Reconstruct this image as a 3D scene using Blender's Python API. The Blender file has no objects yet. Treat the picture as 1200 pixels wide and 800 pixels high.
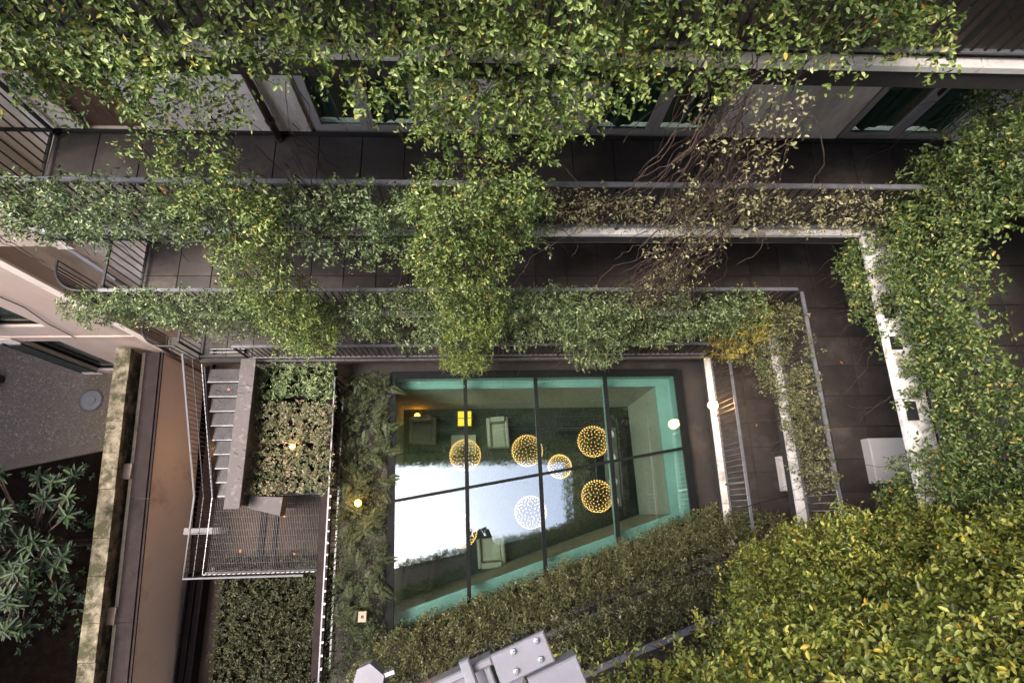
import bpy, math, random
import numpy as np
from mathutils import Vector, Matrix
R = math.radians
scene = bpy.context.scene
col = scene.collection

# ------------------------------------------------------------------ camera, sky, sun, exposure
cam_d = bpy.data.cameras.new('camera'); cam = bpy.data.objects.new('camera', cam_d); col.objects.link(cam)
cam_d.sensor_width = 36.0; cam_d.lens = 20.01; cam_d.clip_start = 0.05; cam_d.clip_end = 1000
_cx = Vector((0.9983195, 0.00698824, -0.05752685)); _d = Vector((-0.05294999, -0.29337159, -0.95453099))
_rows = (Vector((0.9983195, 0.00698824, -0.05752685)), Vector((-0.02354723, 0.95597295, -0.29250856)), Vector((0.05294999, 0.29337159, 0.95453099)))
rot = Matrix([list(_rows[0]), list(_rows[1]), list(_rows[2])])     # world = rot @ camera space
cam.matrix_world = Matrix.Translation((0, 0, 17.0)) @ rot.to_4x4()
scene.camera = cam

SUN_EL, SUN_AZ = R(64), R(-108)          # azimuth measured from +Y towards +X
world = bpy.data.worlds.new('World'); scene.world = world; world.use_nodes = True
nt = world.node_tree; bgn = nt.nodes['Background']
sky = nt.nodes.new('ShaderNodeTexSky'); sky.sky_type = 'NISHITA'; sky.sun_disc = False
sky.sun_elevation = SUN_EL; sky.sun_rotation = SUN_AZ; sky.air_density = 0.75; sky.dust_density = 2.5; sky.ozone_density = 1.0
nt.links.new(sky.outputs[0], bgn.inputs[0]); bgn.inputs[1].default_value = 0.15
sun_d = bpy.data.lights.new('sun', 'SUN'); sun_d.energy = 0.9; sun_d.angle = R(26); sun_d.color = (1.0, 0.93, 0.82)
sun = bpy.data.objects.new('sun', sun_d); col.objects.link(sun)
sdir = Vector((math.sin(SUN_AZ) * math.cos(SUN_EL), math.cos(SUN_AZ) * math.cos(SUN_EL), math.sin(SUN_EL)))
sun.rotation_euler = sdir.to_track_quat('Z', 'Y').to_euler(); sun.location = sdir * 60
scene.view_settings.view_transform = 'Standard'; scene.view_settings.look = 'None'
scene.view_settings.exposure = 2.75; scene.view_settings.gamma = 1.0
scene.render.engine = 'CYCLES'
scene.cycles.use_denoising = True
scene.cycles.max_bounces = 10; scene.cycles.diffuse_bounces = 5; scene.cycles.transparent_max_bounces = 16
scene.cycles.sample_clamp_indirect = 6.0

# ------------------------------------------------------------------ materials
MATS = {}
def newmat(name):
    m = bpy.data.materials.new(name); m.use_nodes = True
    return m, m.node_tree, m.node_tree.nodes['Principled BSDF']
def surf(name, c1, c2=None, rough=0.75, scale=4.0, metal=0.0, bump=0.0, bscale=60.0, spec=0.5, rnd=0.0, stain=None, stain_scale=1.2, stain_lo=0.52, stain_hi=0.68, aniso=(1, 1, 1)):
    m, t, b = newmat(name); n = t.nodes; L = t.links
    c2 = c2 or tuple(x * 0.8 for x in c1)
    tc = n.new('ShaderNodeTexCoord'); geo = n.new('ShaderNodeNewGeometry')
    mp = n.new('ShaderNodeMapping'); mp.inputs['Scale'].default_value = aniso
    L.new(geo.outputs['Position'], mp.inputs[0])
    nz = n.new('ShaderNodeTexNoise'); nz.inputs['Scale'].default_value = scale; nz.inputs['Detail'].default_value = 8; nz.inputs['Roughness'].default_value = 0.62
    L.new(mp.outputs[0], nz.inputs['Vector'])
    rp = n.new('ShaderNodeValToRGB'); rp.color_ramp.elements[0].position = 0.32; rp.color_ramp.elements[1].position = 0.68
    rp.color_ramp.elements[0].color = (*c1, 1); rp.color_ramp.elements[1].color = (*c2, 1)
    L.new(nz.outputs['Fac'], rp.inputs[0]); out = rp.outputs[0]
    if stain:
        n2 = n.new('ShaderNodeTexNoise'); n2.inputs['Scale'].default_value = stain_scale; n2.inputs['Detail'].default_value = 10; n2.inputs['Roughness'].default_value = 0.7
        L.new(mp.outputs[0], n2.inputs['Vector'])
        r2 = n.new('ShaderNodeValToRGB'); r2.color_ramp.elements[0].position = stain_lo; r2.color_ramp.elements[1].position = stain_hi
        L.new(n2.outputs['Fac'], r2.inputs[0])
        mx = n.new('ShaderNodeMixRGB'); mx.inputs[2].default_value = (*stain, 1)
        L.new(r2.outputs[0], mx.inputs[0]); L.new(out, mx.inputs[1]); out = mx.outputs[0]
    if rnd:
        oi = n.new('ShaderNodeObjectInfo'); mr = n.new('ShaderNodeMapRange')
        mr.inputs['To Min'].default_value = 1 - rnd; mr.inputs['To Max'].default_value = 1 + rnd
        L.new(oi.outputs['Random'], mr.inputs['Value'])
        hs = n.new('ShaderNodeHueSaturation'); L.new(mr.outputs[0], hs.inputs['Value']); L.new(out, hs.inputs['Color']); out = hs.outputs[0]
    L.new(out, b.inputs['Base Color'])
    b.inputs['Roughness'].default_value = rough; b.inputs['Metallic'].default_value = metal; b.inputs['Specular IOR Level'].default_value = spec
    rr = n.new('ShaderNodeMapRange'); rr.inputs['To Min'].default_value = max(rough - 0.12, 0.03); rr.inputs['To Max'].default_value = min(rough + 0.12, 1)
    L.new(nz.outputs['Fac'], rr.inputs['Value']); L.new(rr.outputs[0], b.inputs['Roughness'])
    if bump:
        nb = n.new('ShaderNodeTexNoise'); nb.inputs['Scale'].default_value = bscale; nb.inputs['Detail'].default_value = 5
        L.new(geo.outputs['Position'], nb.inputs['Vector'])
        bp = n.new('ShaderNodeBump'); bp.inputs['Strength'].default_value = bump; bp.inputs['Distance'].default_value = 0.02
        L.new(nb.outputs['Fac'], bp.inputs['Height']); L.new(bp.outputs[0], b.inputs['Normal'])
    MATS[name] = m; return m
def leafmat(name, ramp, rough=0.38, trans=0.22):
    m, t, b = newmat(name); n = t.nodes; L = t.links
    at = n.new('ShaderNodeAttribute'); at.attribute_name = 'tint'
    rp = n.new('ShaderNodeValToRGB'); els = rp.color_ramp.elements
    els[0].position = ramp[0][0]; els[0].color = (*ramp[0][1], 1); els[1].position = ramp[-1][0]; els[1].color = (*ramp[-1][1], 1)
    for p, c in ramp[1:-1]:
        e = els.new(p); e.color = (*c, 1)
    L.new(at.outputs['Fac'], rp.inputs[0]); L.new(rp.outputs[0], b.inputs['Base Color'])
    b.inputs['Roughness'].default_value = rough; b.inputs['Specular IOR Level'].default_value = 0.45
    tr = n.new('ShaderNodeBsdfTranslucent'); L.new(rp.outputs[0], tr.inputs[0])
    mx = n.new('ShaderNodeMixShader'); mx.inputs[0].default_value = trans
    L.new(b.outputs[0], mx.inputs[1]); L.new(tr.outputs[0], mx.inputs[2])
    L.new(mx.outputs[0], n['Material Output'].inputs[0]); MATS[name] = m; return m
def glassmat(name, tint, ior=1.7, rough=0.0):
    m, t, b = newmat(name); n = t.nodes; L = t.links
    n.remove(b)
    tr = n.new('ShaderNodeBsdfTransparent'); tr.inputs[0].default_value = (*tint, 1)
    gl = n.new('ShaderNodeBsdfGlossy'); gl.inputs['Roughness'].default_value = rough
    fr = n.new('ShaderNodeFresnel'); ge = n.new('ShaderNodeNewGeometry'); mr = n.new('ShaderNodeMapRange')
    mr.inputs['To Min'].default_value = ior; mr.inputs['To Max'].default_value = 1.0 / ior      # both faces of the thin pane mirror alike
    L.new(ge.outputs['Backfacing'], mr.inputs['Value']); L.new(mr.outputs[0], fr.inputs[0])
    mx = n.new('ShaderNodeMixShader'); L.new(fr.outputs[0], mx.inputs[0]); L.new(tr.outputs[0], mx.inputs[1]); L.new(gl.outputs[0], mx.inputs[2])
    L.new(mx.outputs[0], n['Material Output'].inputs[0]); MATS[name] = m; return m
def emit(name, c, s):
    m, t, b = newmat(name)
    b.inputs['Base Color'].default_value = (*c, 1); b.inputs['Emission Color'].default_value = (*c, 1); b.inputs['Emission Strength'].default_value = s
    MATS[name] = m; return m

surf('plaster_pink', (0.56, 0.43, 0.355), (0.48, 0.365, 0.30), 0.9, 1.3, bump=0.15, bscale=40, stain=(0.30, 0.22, 0.18), stain_scale=0.5, aniso=(1, 1, 0.35))
surf('plaster_pale', (0.87, 0.76, 0.65), (0.81, 0.70, 0.59), 0.9, 1.7, bump=0.12, stain=(0.33, 0.28, 0.24), stain_scale=0.8, aniso=(1, 1, 0.3))
surf('plaster_rose', (0.84, 0.72, 0.64), (0.77, 0.65, 0.575), 0.9, 1.1, bump=0.15, bscale=40, stain=(0.40, 0.31, 0.26), stain_scale=0.7, aniso=(1, .5, 0.35))
surf('plaster_grey', (0.60, 0.55, 0.51), (0.52, 0.475, 0.44), 0.9, 2.0, bump=0.1)
surf('stone_white', (0.80, 0.75, 0.70), (0.68, 0.63, 0.58), 0.75, 5, bump=0.1, rnd=0.12, stain=(0.28, 0.24, 0.20), stain_scale=2.5)
surf('white_paint', (0.72, 0.69, 0.66), (0.64, 0.61, 0.58), 0.6, 3, stain=(0.42, 0.38, 0.34), stain_scale=1.5, stain_lo=0.6, stain_hi=0.8)
surf('tile_dark', (0.056, 0.043, 0.037), (0.036, 0.028, 0.025), 0.6, 2.2, bump=0.08, bscale=30, rnd=0.22, stain=(0.10, 0.082, 0.07), stain_scale=1.6, stain_lo=.5, stain_hi=.72)
surf('slab_dark', (0.030, 0.026, 0.025), (0.022, 0.019, 0.018), 0.85, 5)
surf('terrace_dark', (0.040, 0.031, 0.027), (0.028, 0.022, 0.020), 0.8, 2, bump=0.1, stain=(0.06, 0.045, 0.035), stain_scale=1.5)
surf('rail_grey', (0.22, 0.22, 0.24), (0.15, 0.15, 0.165), 0.45, 6, metal=0.3, stain=(0.24, 0.23, 0.24), stain_scale=4)
surf('bar_black', (0.018, 0.017, 0.018), (0.012, 0.012, 0.012), 0.5, 8)
surf('steel_galv', (0.30, 0.30, 0.31), (0.22, 0.22, 0.23), 0.42, 9, metal=0.6)
surf('steel_dark', (0.055, 0.050, 0.055), (0.038, 0.035, 0.038), 0.5, 6, metal=0.3, stain=(0.10, 0.085, 0.08), stain_scale=3)
surf('steel_mid', (0.075, 0.068, 0.070), (0.05, 0.046, 0.047), 0.6, 9, spec=.3)
surf('coping_metal', (0.115, 0.098, 0.098), (0.085, 0.073, 0.073), 0.7, 5, spec=.2, stain=(0.20, 0.175, 0.165), stain_scale=5)
surf('cap_brown', (0.034, 0.025, 0.024), (0.023, 0.017, 0.017), 0.8, 4, spec=.1, stain=(0.065, 0.055, 0.048), stain_scale=7, stain_lo=0.6, stain_hi=0.75)
surf('moss_stone', (0.28, 0.235, 0.17), (0.15, 0.12, 0.078), 0.95, 7, bump=0.5, bscale=35, rnd=0.1, stain=(0.045, 0.042, 0.018), stain_scale=3.0, stain_lo=0.40, stain_hi=0.56)
surf('cream_stone', (0.46, 0.38, 0.28), (0.33, 0.27, 0.19), 0.9, 5, bump=0.2, stain=(0.14, 0.11, 0.06), stain_scale=3)
surf('gravel_base', (0.135, 0.108, 0.085), (0.075, 0.06, 0.047), 1.0, 18, spec=0.05, bump=0.5, bscale=40)
surf('pebble', (0.28, 0.23, 0.185), (0.09, 0.073, 0.058), 0.95, 9, spec=0.1, bump=0.1)
surf('soil', (0.010, 0.007, 0.005), (0.005, 0.0035, 0.0025), 1.0, 6, spec=0.0, bump=0.6, bscale=20)
surf('paving', (0.10, 0.072, 0.058), (0.07, 0.05, 0.042), 0.9, 2.5, spec=0.15, bump=0.15)
surf('frame_taupe', (0.42, 0.37, 0.335), (0.36, 0.32, 0.29), 0.5, 3)
surf('frame_dark', (0.009, 0.010, 0.010), (0.006, 0.007, 0.007), 0.75, 5, spec=0.15)
surf('reveal_pale', (0.33, 0.46, 0.425), (0.28, 0.395, 0.365), 0.7, 2.5)
surf('shutter_green', (0.022, 0.032, 0.028), (0.014, 0.020, 0.018), 0.5, 4)
surf('wood_brown', (0.13, 0.070, 0.042), (0.085, 0.047, 0.03), 0.6, 5, aniso=(6, 6, 0.6))
surf('pipe_brown', (0.075, 0.040, 0.030), (0.05, 0.028, 0.022), 0.45, 6)
surf('curtain', (0.40, 0.43, 0.39), (0.30, 0.33, 0.30), 0.9, 3)
surf('room_dark', (0.03, 0.028, 0.025), (0.02, 0.018, 0.017), 0.9, 3)  # near-black sheets behind the panes, colour stands in for unlit rooms
surf('bark', (0.085, 0.052, 0.037), (0.045, 0.028, 0.021), 0.95, 20)
surf('lift_grey', (0.21, 0.20, 0.225), (0.175, 0.168, 0.19), 0.42, 8, stain=(0.30, 0.28, 0.30), stain_scale=9, stain_lo=0.62, stain_hi=0.8)
surf('bolt_steel', (0.36, 0.36, 0.37), (0.28, 0.28, 0.28), 0.3, 20, metal=0.8)
surf('cable_orange', (0.55, 0.16, 0.05), (0.45, 0.12, 0.04), 0.5, 5)
surf('lobby_floor', (0.020, 0.016, 0.014), (0.012, 0.010, 0.009), 0.45, 2, spec=.3)
surf('lobby_brick', (0.50, 0.46, 0.39), (0.43, 0.39, 0.33), 0.8, 6)
surf('fabric_beige', (0.42, 0.36, 0.29), (0.35, 0.30, 0.24), 0.9, 20)
surf('fabric_grey', (0.16, 0.14, 0.125), (0.12, 0.11, 0.10), 0.9, 20)
surf('wire_dark', (0.05, 0.035, 0.02), (0.04, 0.03, 0.015), 0.4, 5, metal=0.6)
surf('manhole_grey', (0.12, 0.12, 0.13), (0.08, 0.08, 0.085), 0.6, 14, bump=0.4, bscale=50)
glassmat('skylight_glass', (0.84, 0.95, 0.92), 2.4)
glassmat('window_glass', (0.52, 0.62, 0.57), 1.5)
emit('bulb_warm', (1.0, 0.50, 0.14), .9)
emit('lamp_warm', (1.0, 0.60, 0.24), 5.0)
emit('lamp_orange', (1.0, 0.36, 0.04), 3)
emit('display_yellow', (1.0, 0.55, 0.03), .22)
surf('led_white', (0.72, 0.72, 0.74), (0.65, 0.65, 0.67), 0.5, 9)
leafmat('leaf_bright', [(0.0, (0.022, 0.044, 0.008)), (0.4, (0.095, 0.145, 0.030)), (0.75, (0.26, 0.325, 0.085)), (0.93, (0.47, 0.51, 0.18)), (0.965, (0.40, 0.33, 0.05)), (1.0, (0.46, 0.20, 0.03))])
leafmat('leaf_deep', [(0.0, (0.018, 0.036, 0.008)), (0.4, (0.068, 0.105, 0.024)), (0.75, (0.17, 0.215, 0.058)), (0.93, (0.36, 0.39, 0.13)), (0.965, (0.42, 0.36, 0.07)), (1.0, (0.46, 0.22, 0.04))])
leafmat('leaf_yellow', [(0.0, (0.04, 0.06, 0.010)), (0.4, (0.17, 0.205, 0.036)), (0.75, (0.40, 0.41, 0.085)), (0.92, (0.60, 0.54, 0.13)), (0.96, (0.52, 0.38, 0.04)), (1.0, (0.50, 0.20, 0.03))])
leafmat('leaf_cool', [(0.0, (0.024, 0.046, 0.014)), (0.4, (0.105, 0.155, 0.055)), (0.75, (0.27, 0.335, 0.145)), (0.965, (0.49, 0.54, 0.28)), (1.0, (0.40, 0.30, 0.08))], rough=0.34)
leafmat('leaf_dry', [(0.0, (0.10, 0.095, 0.04)), (0.4, (0.24, 0.22, 0.10)), (0.8, (0.42, 0.38, 0.20)), (1.0, (0.60, 0.54, 0.34))], rough=0.5)
leafmat('leaf_olive', [(0.0, (0.035, 0.043, 0.014)), (0.4, (0.10, 0.11, 0.040)), (0.8, (0.23, 0.225, 0.10)), (1.0, (0.42, 0.36, 0.20))], rough=0.45)
leafmat('leaf_gold', [(0.0, (0.10, 0.10, 0.02)), (0.5, (0.26, 0.21, 0.035)), (0.85, (0.42, 0.32, 0.05)), (1.0, (0.55, 0.40, 0.08))], rough=0.45)
leafmat('leaf_flower', [(0.0, (0.05, 0.07, 0.03)), (0.5, (0.13, 0.15, 0.07)), (0.70, (0.24, 0.24, 0.12)), (0.80, (0.34, 0.19, 0.11)), (1.0, (0.60, 0.44, 0.38))], rough=0.5)
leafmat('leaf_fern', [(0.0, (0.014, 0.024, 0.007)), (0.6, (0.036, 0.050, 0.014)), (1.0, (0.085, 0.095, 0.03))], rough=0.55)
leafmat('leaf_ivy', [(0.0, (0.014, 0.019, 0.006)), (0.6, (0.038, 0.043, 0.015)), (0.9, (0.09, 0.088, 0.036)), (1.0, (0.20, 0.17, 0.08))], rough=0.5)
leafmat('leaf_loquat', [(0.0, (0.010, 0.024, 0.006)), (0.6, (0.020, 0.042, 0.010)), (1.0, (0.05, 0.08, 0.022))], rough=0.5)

# ------------------------------------------------------------------ mesh helpers
WLOC = {}
def tag(o, label=None, cat=None, group=None, kind=None):
    if label: o['label'] = label
    if cat: o['category'] = cat
    if group: o['group'] = group
    if kind: o['kind'] = kind
    return o
def place(o, loc, parent=None):
    loc = Vector(loc); WLOC[o.name] = loc
    if parent is not None:
        o.parent = parent; o.location = loc - WLOC[parent.name]
    else:
        o.location = loc
    return o
def empty(name, loc, label=None, cat=None, group=None):
    o = bpy.data.objects.new(name, None); col.objects.link(o); o.empty_display_size = 0.2
    place(o, loc); tag(o, label, cat, group); return o
def piece(name, me, loc, parent, rz=0.0):
    o = bpy.data.objects.new(name, me); col.objects.link(o); place(o, loc, parent); o.rotation_euler.z = rz
    return o
class MB:
    def __init__(s): s.v = []; s.f = []
    def add(s, vs, fs):
        b = len(s.v); s.v += [tuple(x) for x in vs]; s.f += [tuple(i + b for i in q) for q in fs]; return s
    def box(s, x0, x1, y0, y1, z0, z1):
        return s.add([(x0, y0, z0), (x1, y0, z0), (x1, y1, z0), (x0, y1, z0), (x0, y0, z1), (x1, y0, z1), (x1, y1, z1), (x0, y1, z1)],
                     [(0, 3, 2, 1), (4, 5, 6, 7), (0, 1, 5, 4), (1, 2, 6, 5), (2, 3, 7, 6), (3, 0, 4, 7)])
    def bbox(s, x0, x1, y0, y1, z0, z1, b=0.01):      # box with chamfered top edge
        return s.add([(x0, y0, z0), (x1, y0, z0), (x1, y1, z0), (x0, y1, z0), (x0, y0, z1 - b), (x1, y0, z1 - b), (x1, y1, z1 - b), (x0, y1, z1 - b),
                      (x0 + b, y0 + b, z1), (x1 - b, y0 + b, z1), (x1 - b, y1 - b, z1), (x0 + b, y1 - b, z1)],
                     [(0, 3, 2, 1), (8, 9, 10, 11), (0, 1, 5, 4), (1, 2, 6, 5), (2, 3, 7, 6), (3, 0, 4, 7), (4, 5, 9, 8), (5, 6, 10, 9), (6, 7, 11, 10), (7, 4, 8, 11)])
    def prism(s, poly, z0, z1):                       # poly counter-clockwise from above
        n = len(poly)
        vs = [(x, y, z0) for x, y in poly] + [(x, y, z1) for x, y in poly]
        return s.add(vs, [tuple(range(n - 1, -1, -1)), tuple(range(n, 2 * n))] + [(i, (i + 1) % n, n + (i + 1) % n, n + i) for i in range(n)])
    def bar(s, a, b, w, h, up=(0, 0, 1)):             # rectangular bar from a to b
        a = Vector(a); b = Vector(b); d = (b - a).normalized(); up = Vector(up)
        if abs(d.dot(up)) > 0.95: up = Vector((1, 0, 0))
        x = d.cross(up).normalized(); y = x.cross(d).normalized(); vs = []
        for p in (a, b):
            for sx, sy in ((-1, -1), (1, -1), (1, 1), (-1, 1)): vs.append(p + x * sx * w / 2 + y * sy * h / 2)
        return s.add(vs, [(3, 2, 1, 0), (4, 5, 6, 7), (0, 1, 5, 4), (1, 2, 6, 5), (2, 3, 7, 6), (3, 0, 4, 7)])
    def tube(s, pts, r, n=6, taper=1.0):
        pts = [Vector(p) for p in pts]; rings = []; K = len(pts); base = len(s.v)
        for i, p in enumerate(pts):
            d = (pts[min(i + 1, K - 1)] - pts[max(i - 1, 0)]).normalized()
            u = Vector((0, 0, 1)) if abs(d.z) < 0.9 else Vector((1, 0, 0))
            x = d.cross(u).normalized(); y = x.cross(d); rr = r * (1 + (taper - 1) * i / max(K - 1, 1))
            for k in range(n):
                a = 2 * math.pi * k / n; s.v.append(tuple(p + x * math.cos(a) * rr + y * math.sin(a) * rr))
        for i in range(K - 1):
            for k in range(n):
                s.f.append((base + i * n + k, base + i * n + (k + 1) % n, base + (i + 1) * n + (k + 1) % n, base + (i + 1) * n + k))
        s.f.append(tuple(base + k for k in range(n - 1, -1, -1))); s.f.append(tuple(base + (K - 1) * n + k for k in range(n)))
        return s
    def lathe(s, prof, c, n=20):                      # prof list of (r, z)
        b = len(s.v)
        for r, z in prof:
            for k in range(n):
                a = 2 * math.pi * k / n; s.v.append((c[0] + r * math.cos(a), c[1] + r * math.sin(a), c[2] + z))
        for i in range(len(prof) - 1):
            for k in range(n):
                s.f.append((b + i * n + k, b + i * n + (k + 1) % n, b + (i + 1) * n + (k + 1) % n, b + (i + 1) * n + k))
        s.f.append(tuple(b + k for k in range(n - 1, -1, -1))); m = b + (len(prof) - 1) * n
        s.f.append(tuple(m + k for k in range(n))); return s
    def sphere(s, c, r, n=12, m=8):
        return s.lathe([(max(r * math.sin(math.pi * i / m), 1e-4), -r * math.cos(math.pi * i / m)) for i in range(m + 1)], c, n)
    def mesh(s, name, mat, smooth=False):
        me = bpy.data.meshes.new(name); me.from_pydata(s.v, [], s.f); me.materials.append(MATS[mat])
        if smooth: me.polygons.foreach_set('use_smooth', [True] * len(me.polygons))
        me.update(); return me
    def build(s, name, mat, parent=None, smooth=False, origin=None):
        if parent is not None and origin is None: origin = WLOC[parent.name]
        if origin is None: origin = (0, 0, 0)
        ox, oy, oz = origin; s.v = [(x - ox, y - oy, z - oz) for x, y, z in s.v]
        me = s.mesh(name, mat, smooth); o = bpy.data.objects.new(name, me); col.objects.link(o); place(o, origin, parent)
        return o
def struct(name, mb, mat):
    return tag(mb.build(name, mat), kind='structure')

# ------------------------------------------------------------------ foliage helpers
def inside(poly, x, y):
    r = np.zeros(len(x), bool); n = len(poly)
    for i in range(n):
        x0, y0 = poly[i]; x1, y1 = poly[(i + 1) % n]
        if y0 == y1: continue
        c = ((y0 > y) != (y1 > y)) & (x < (x1 - x0) * (y - y0) / (y1 - y0) + x0); r ^= c
    return r
class Noise:
    def __init__(s, rng, freq):
        s.k = rng.normal(size=(7, 2)) * freq; s.p = rng.uniform(0, 6.28, 7)
    def __call__(s, x, y): return np.sin(np.outer(x, s.k[:, 0]) + np.outer(y, s.k[:, 1]) + s.p).sum(1) / 4.0
def nrmz(a): return a / np.maximum(np.linalg.norm(a, axis=-1, keepdims=True), 1e-9)
def leaf_mesh(name, base, ldir, lnrm, length, width, tint, mat, detail=True):
    n = len(base); w = nrmz(np.cross(ldir, lnrm)); nn = np.cross(w, ldir)
    L = length[:, None]; Wd = width[:, None]
    if detail: shp = [(0, 0, 0), (0.30, 0.46, 0.10), (0.68, 0.40, 0.06), (1.0, 0, -0.12), (0.68, -0.40, 0.06), (0.30, -0.46, 0.10)]
    else: shp = [(0, 0, 0), (0.48, 0.48, 0.08), (1.0, 0, -0.1), (0.48, -0.48, 0.08)]
    k = len(shp); V = np.empty((n, k, 3))
    for i, (a, b, c) in enumerate(shp): V[:, i] = base + ldir * (a * L) + w * (b * Wd) + nn * (c * L)
    idx = np.arange(n)[:, None] * k
    F = np.concatenate([idx + np.array([[0, 1, 2, 3]]), idx + np.array([[0, 3, 4, 5]])], 1).reshape(-1) if detail else np.concatenate([idx + np.array([[0, 1, 2]]), idx + np.array([[0, 2, 3]])], 1).reshape(-1)
    per = 4 if detail else 3; nf = len(F) // per
    me = bpy.data.meshes.new(name); me.vertices.add(n * k); me.vertices.foreach_set('co', V.reshape(-1).astype(np.float32))
    me.loops.add(len(F)); me.loops.foreach_set('vertex_index', F.astype(np.int32))
    me.polygons.add(nf); me.polygons.foreach_set('loop_start', np.arange(0, len(F), per, dtype=np.int32))
    me.update(calc_edges=True); me.validate()
    at = me.attributes.new('tint', 'FLOAT', 'POINT'); at.data.foreach_set('value', np.repeat(tint, k).astype(np.float32))
    me.materials.append(MATS[mat]); return me
def sprigs(rng, C, N, hang, k, size, wr, spread):
    """leaf arrays for sprigs at C with outward normals N"""
    n = len(C)
    D = nrmz(N * rng.uniform(0.2, 1.0, (n, 1)) + np.array([0, 0, -hang]) + rng.normal(size=(n, 3)) * 0.5)
    A = nrmz(np.cross(D, rng.normal(size=(n, 3)))); B = np.cross(D, A)
    stint = rng.uniform(0, 1, n); bs = []; ld = []; ln = []; le = []; ti = []
    for j in range(k):
        ang = (j // 2) * 1.57 + (j % 2) * math.pi + rng.normal(size=n) * 0.35
        S = A * np.cos(ang)[:, None] + B * np.sin(ang)[:, None]
        s = (j // 2 + 0.5) / (k / 2)
        bs.append(C + D * (spread * (s - 0.5)) + rng.normal(size=(n, 3)) * spread * 0.10)
        l = nrmz(S * 0.9 + D * (0.25 + 0.6 * s) + rng.normal(size=(n, 3)) * 0.18); ld.append(l)
        nn = D * 0.8 + N * 0.5 + np.array([0, 0, 0.75]) + rng.normal(size=(n, 3)) * 0.3
        ln.append(nrmz(nn - l * (nn * l).sum(1, keepdims=True)))
        le.append(size * rng.uniform(0.5, 1.3, n) * (1.05 - 0.35 * s)); ti.append(0.45 * stint + 0.55 * rng.uniform(0, 1, n))
    le = np.concatenate(le); t = np.concatenate(ti)
    t = np.clip((t - 0.5) * 1.15 + 0.5, 0, 0.955); sp = rng.uniform(0, 1, len(t)); t = np.where(sp > 0.985, rng.uniform(0.955, 1.0, len(t)), t)
    return np.concatenate(bs), np.concatenate(ld), np.concatenate(ln), le, le * wr * rng.uniform(0.8, 1.15, len(le)), t
def curtain(name, parent, mat, p, u, v, nrm, poly, dens, size=0.056, thick=0.3, seed=1, hole=-0.55, hfreq=2.2, jit=0.10, hang=0.35, k=8, wr=0.5, spread=0.13, detail=True, bulge=0.5, two_sided=0.0):
    rng = np.random.default_rng(seed); P = np.array(poly); mn = P.min(0); mx = P.max(0)
    u = nrmz(np.array(u, float)); v = nrmz(np.array(v, float)); nv = nrmz(np.array(nrm, float)); p = np.array(p, float)
    area = 0.5 * abs(sum(P[i, 0] * P[(i + 1) % len(P), 1] - P[(i + 1) % len(P), 0] * P[i, 1] for i in range(len(P))))
    bb = (mx - mn).prod(); n = int(dens * bb)
    a = rng.uniform(mn[0] - 0.2, mx[0] + 0.2, n); b = rng.uniform(mn[1] - 0.2, mx[1] + 0.2, n)
    n1 = Noise(rng, 3.0); n2 = Noise(rng, 9.0); n3 = Noise(rng, hfreq * 2); n4 = Noise(rng, hfreq * 5); n5 = Noise(rng, 3.5); n6 = Noise(rng, 8.0)
    ok = inside(poly, a + n1(a, b) * jit + rng.normal(size=n) * jit * 0.5, b + n2(a, b) * jit + rng.normal(size=n) * jit * 0.6)
    ok &= (n3(a, b) * 0.7 + n4(a, b) * 0.45 + rng.normal(size=n) * 0.12) > hole
    a = a[ok]; b = b[ok]; n = len(a)
    lump = 1 + bulge * (0.6 * n5(a, b) + 0.5 * n6(a, b)); t = rng.uniform(0, 1, n) ** 0.8
    off = thick * np.clip(lump, 0.2, 2) * t - two_sided * thick
    C = p + a[:, None] * u + b[:, None] * v + off[:, None] * nv
    arr = sprigs(rng, C, np.tile(nv, (n, 1)), hang, k, size, wr, spread)
    me = leaf_mesh(name, *arr, mat=mat, detail=detail)
    o = bpy.data.objects.new(name, me); col.objects.link(o); place(o, WLOC[parent.name], parent)
    me.transform(Matrix.Translation(-WLOC[parent.name])); return o
def stem_set(name, parent, p, u, v, nrm, poly, n, seed, thick=0.25, r=0.005, step=0.09, wander=0.35, mat='bark', drift=0.0, maxlen=60):
    rnd = random.Random(seed); mb = MB(); xs = [q[0] for q in poly]; ys = [q[1] for q in poly]
    u = Vector(u).normalized(); v = Vector(v).normalized(); nv = Vector(nrm).normalized(); p = Vector(p); made = 0; tries = 0
    while made < n and tries < n * 30:
        tries += 1
        a = rnd.uniform(min(xs), max(xs)); b = rnd.uniform(min(ys), max(ys))
        if not inside(poly, np.array([a]), np.array([b]))[0]: continue
        off = rnd.uniform(0, thick); ang = rnd.gauss(0, 0.3); pts = []
        for _ in range(rnd.randint(8, maxlen)):
            pts.append(p + u * a + v * b + nv * off)
            ang = ang * 0.9 + rnd.gauss(0, wander) * 0.4
            a += math.sin(ang) * step + drift * step; b -= math.cos(ang) * step; off = min(max(off + rnd.gauss(0, 0.02), -0.02), thick * 1.1)
            if b < min(ys) - 0.1: break
        if len(pts) > 3: mb.tube(pts, r * rnd.uniform(0.5, 1.4), 3, 0.5); made += 1
    return tag(mb.build(name, mat, parent), kind='stuff')
def plant(name, loc, label, cat, group=None): return empty(name, loc, label, cat, group)

# ------------------------------------------------------------------ levels and planes
LV = {0: 13.2, 1: 10.12, 2: 6.87, 3: 3.7}
UPPER = (16.2, 19.4, 22.6)
RAILY, EDGEY, WALLY = 3.70, 3.64, 5.15
RX, REDGE, RWALL = 5.68, 5.58, 7.85
FU = Vector((0.95103, 0.30909, 0)); FN = Vector((-0.30909, 0.95103, 0)); FB = Vector((2.26, -1.85, 0))
def fpt(a, off, z): return FB + FU * a + FN * off + Vector((0, 0, z))

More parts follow.
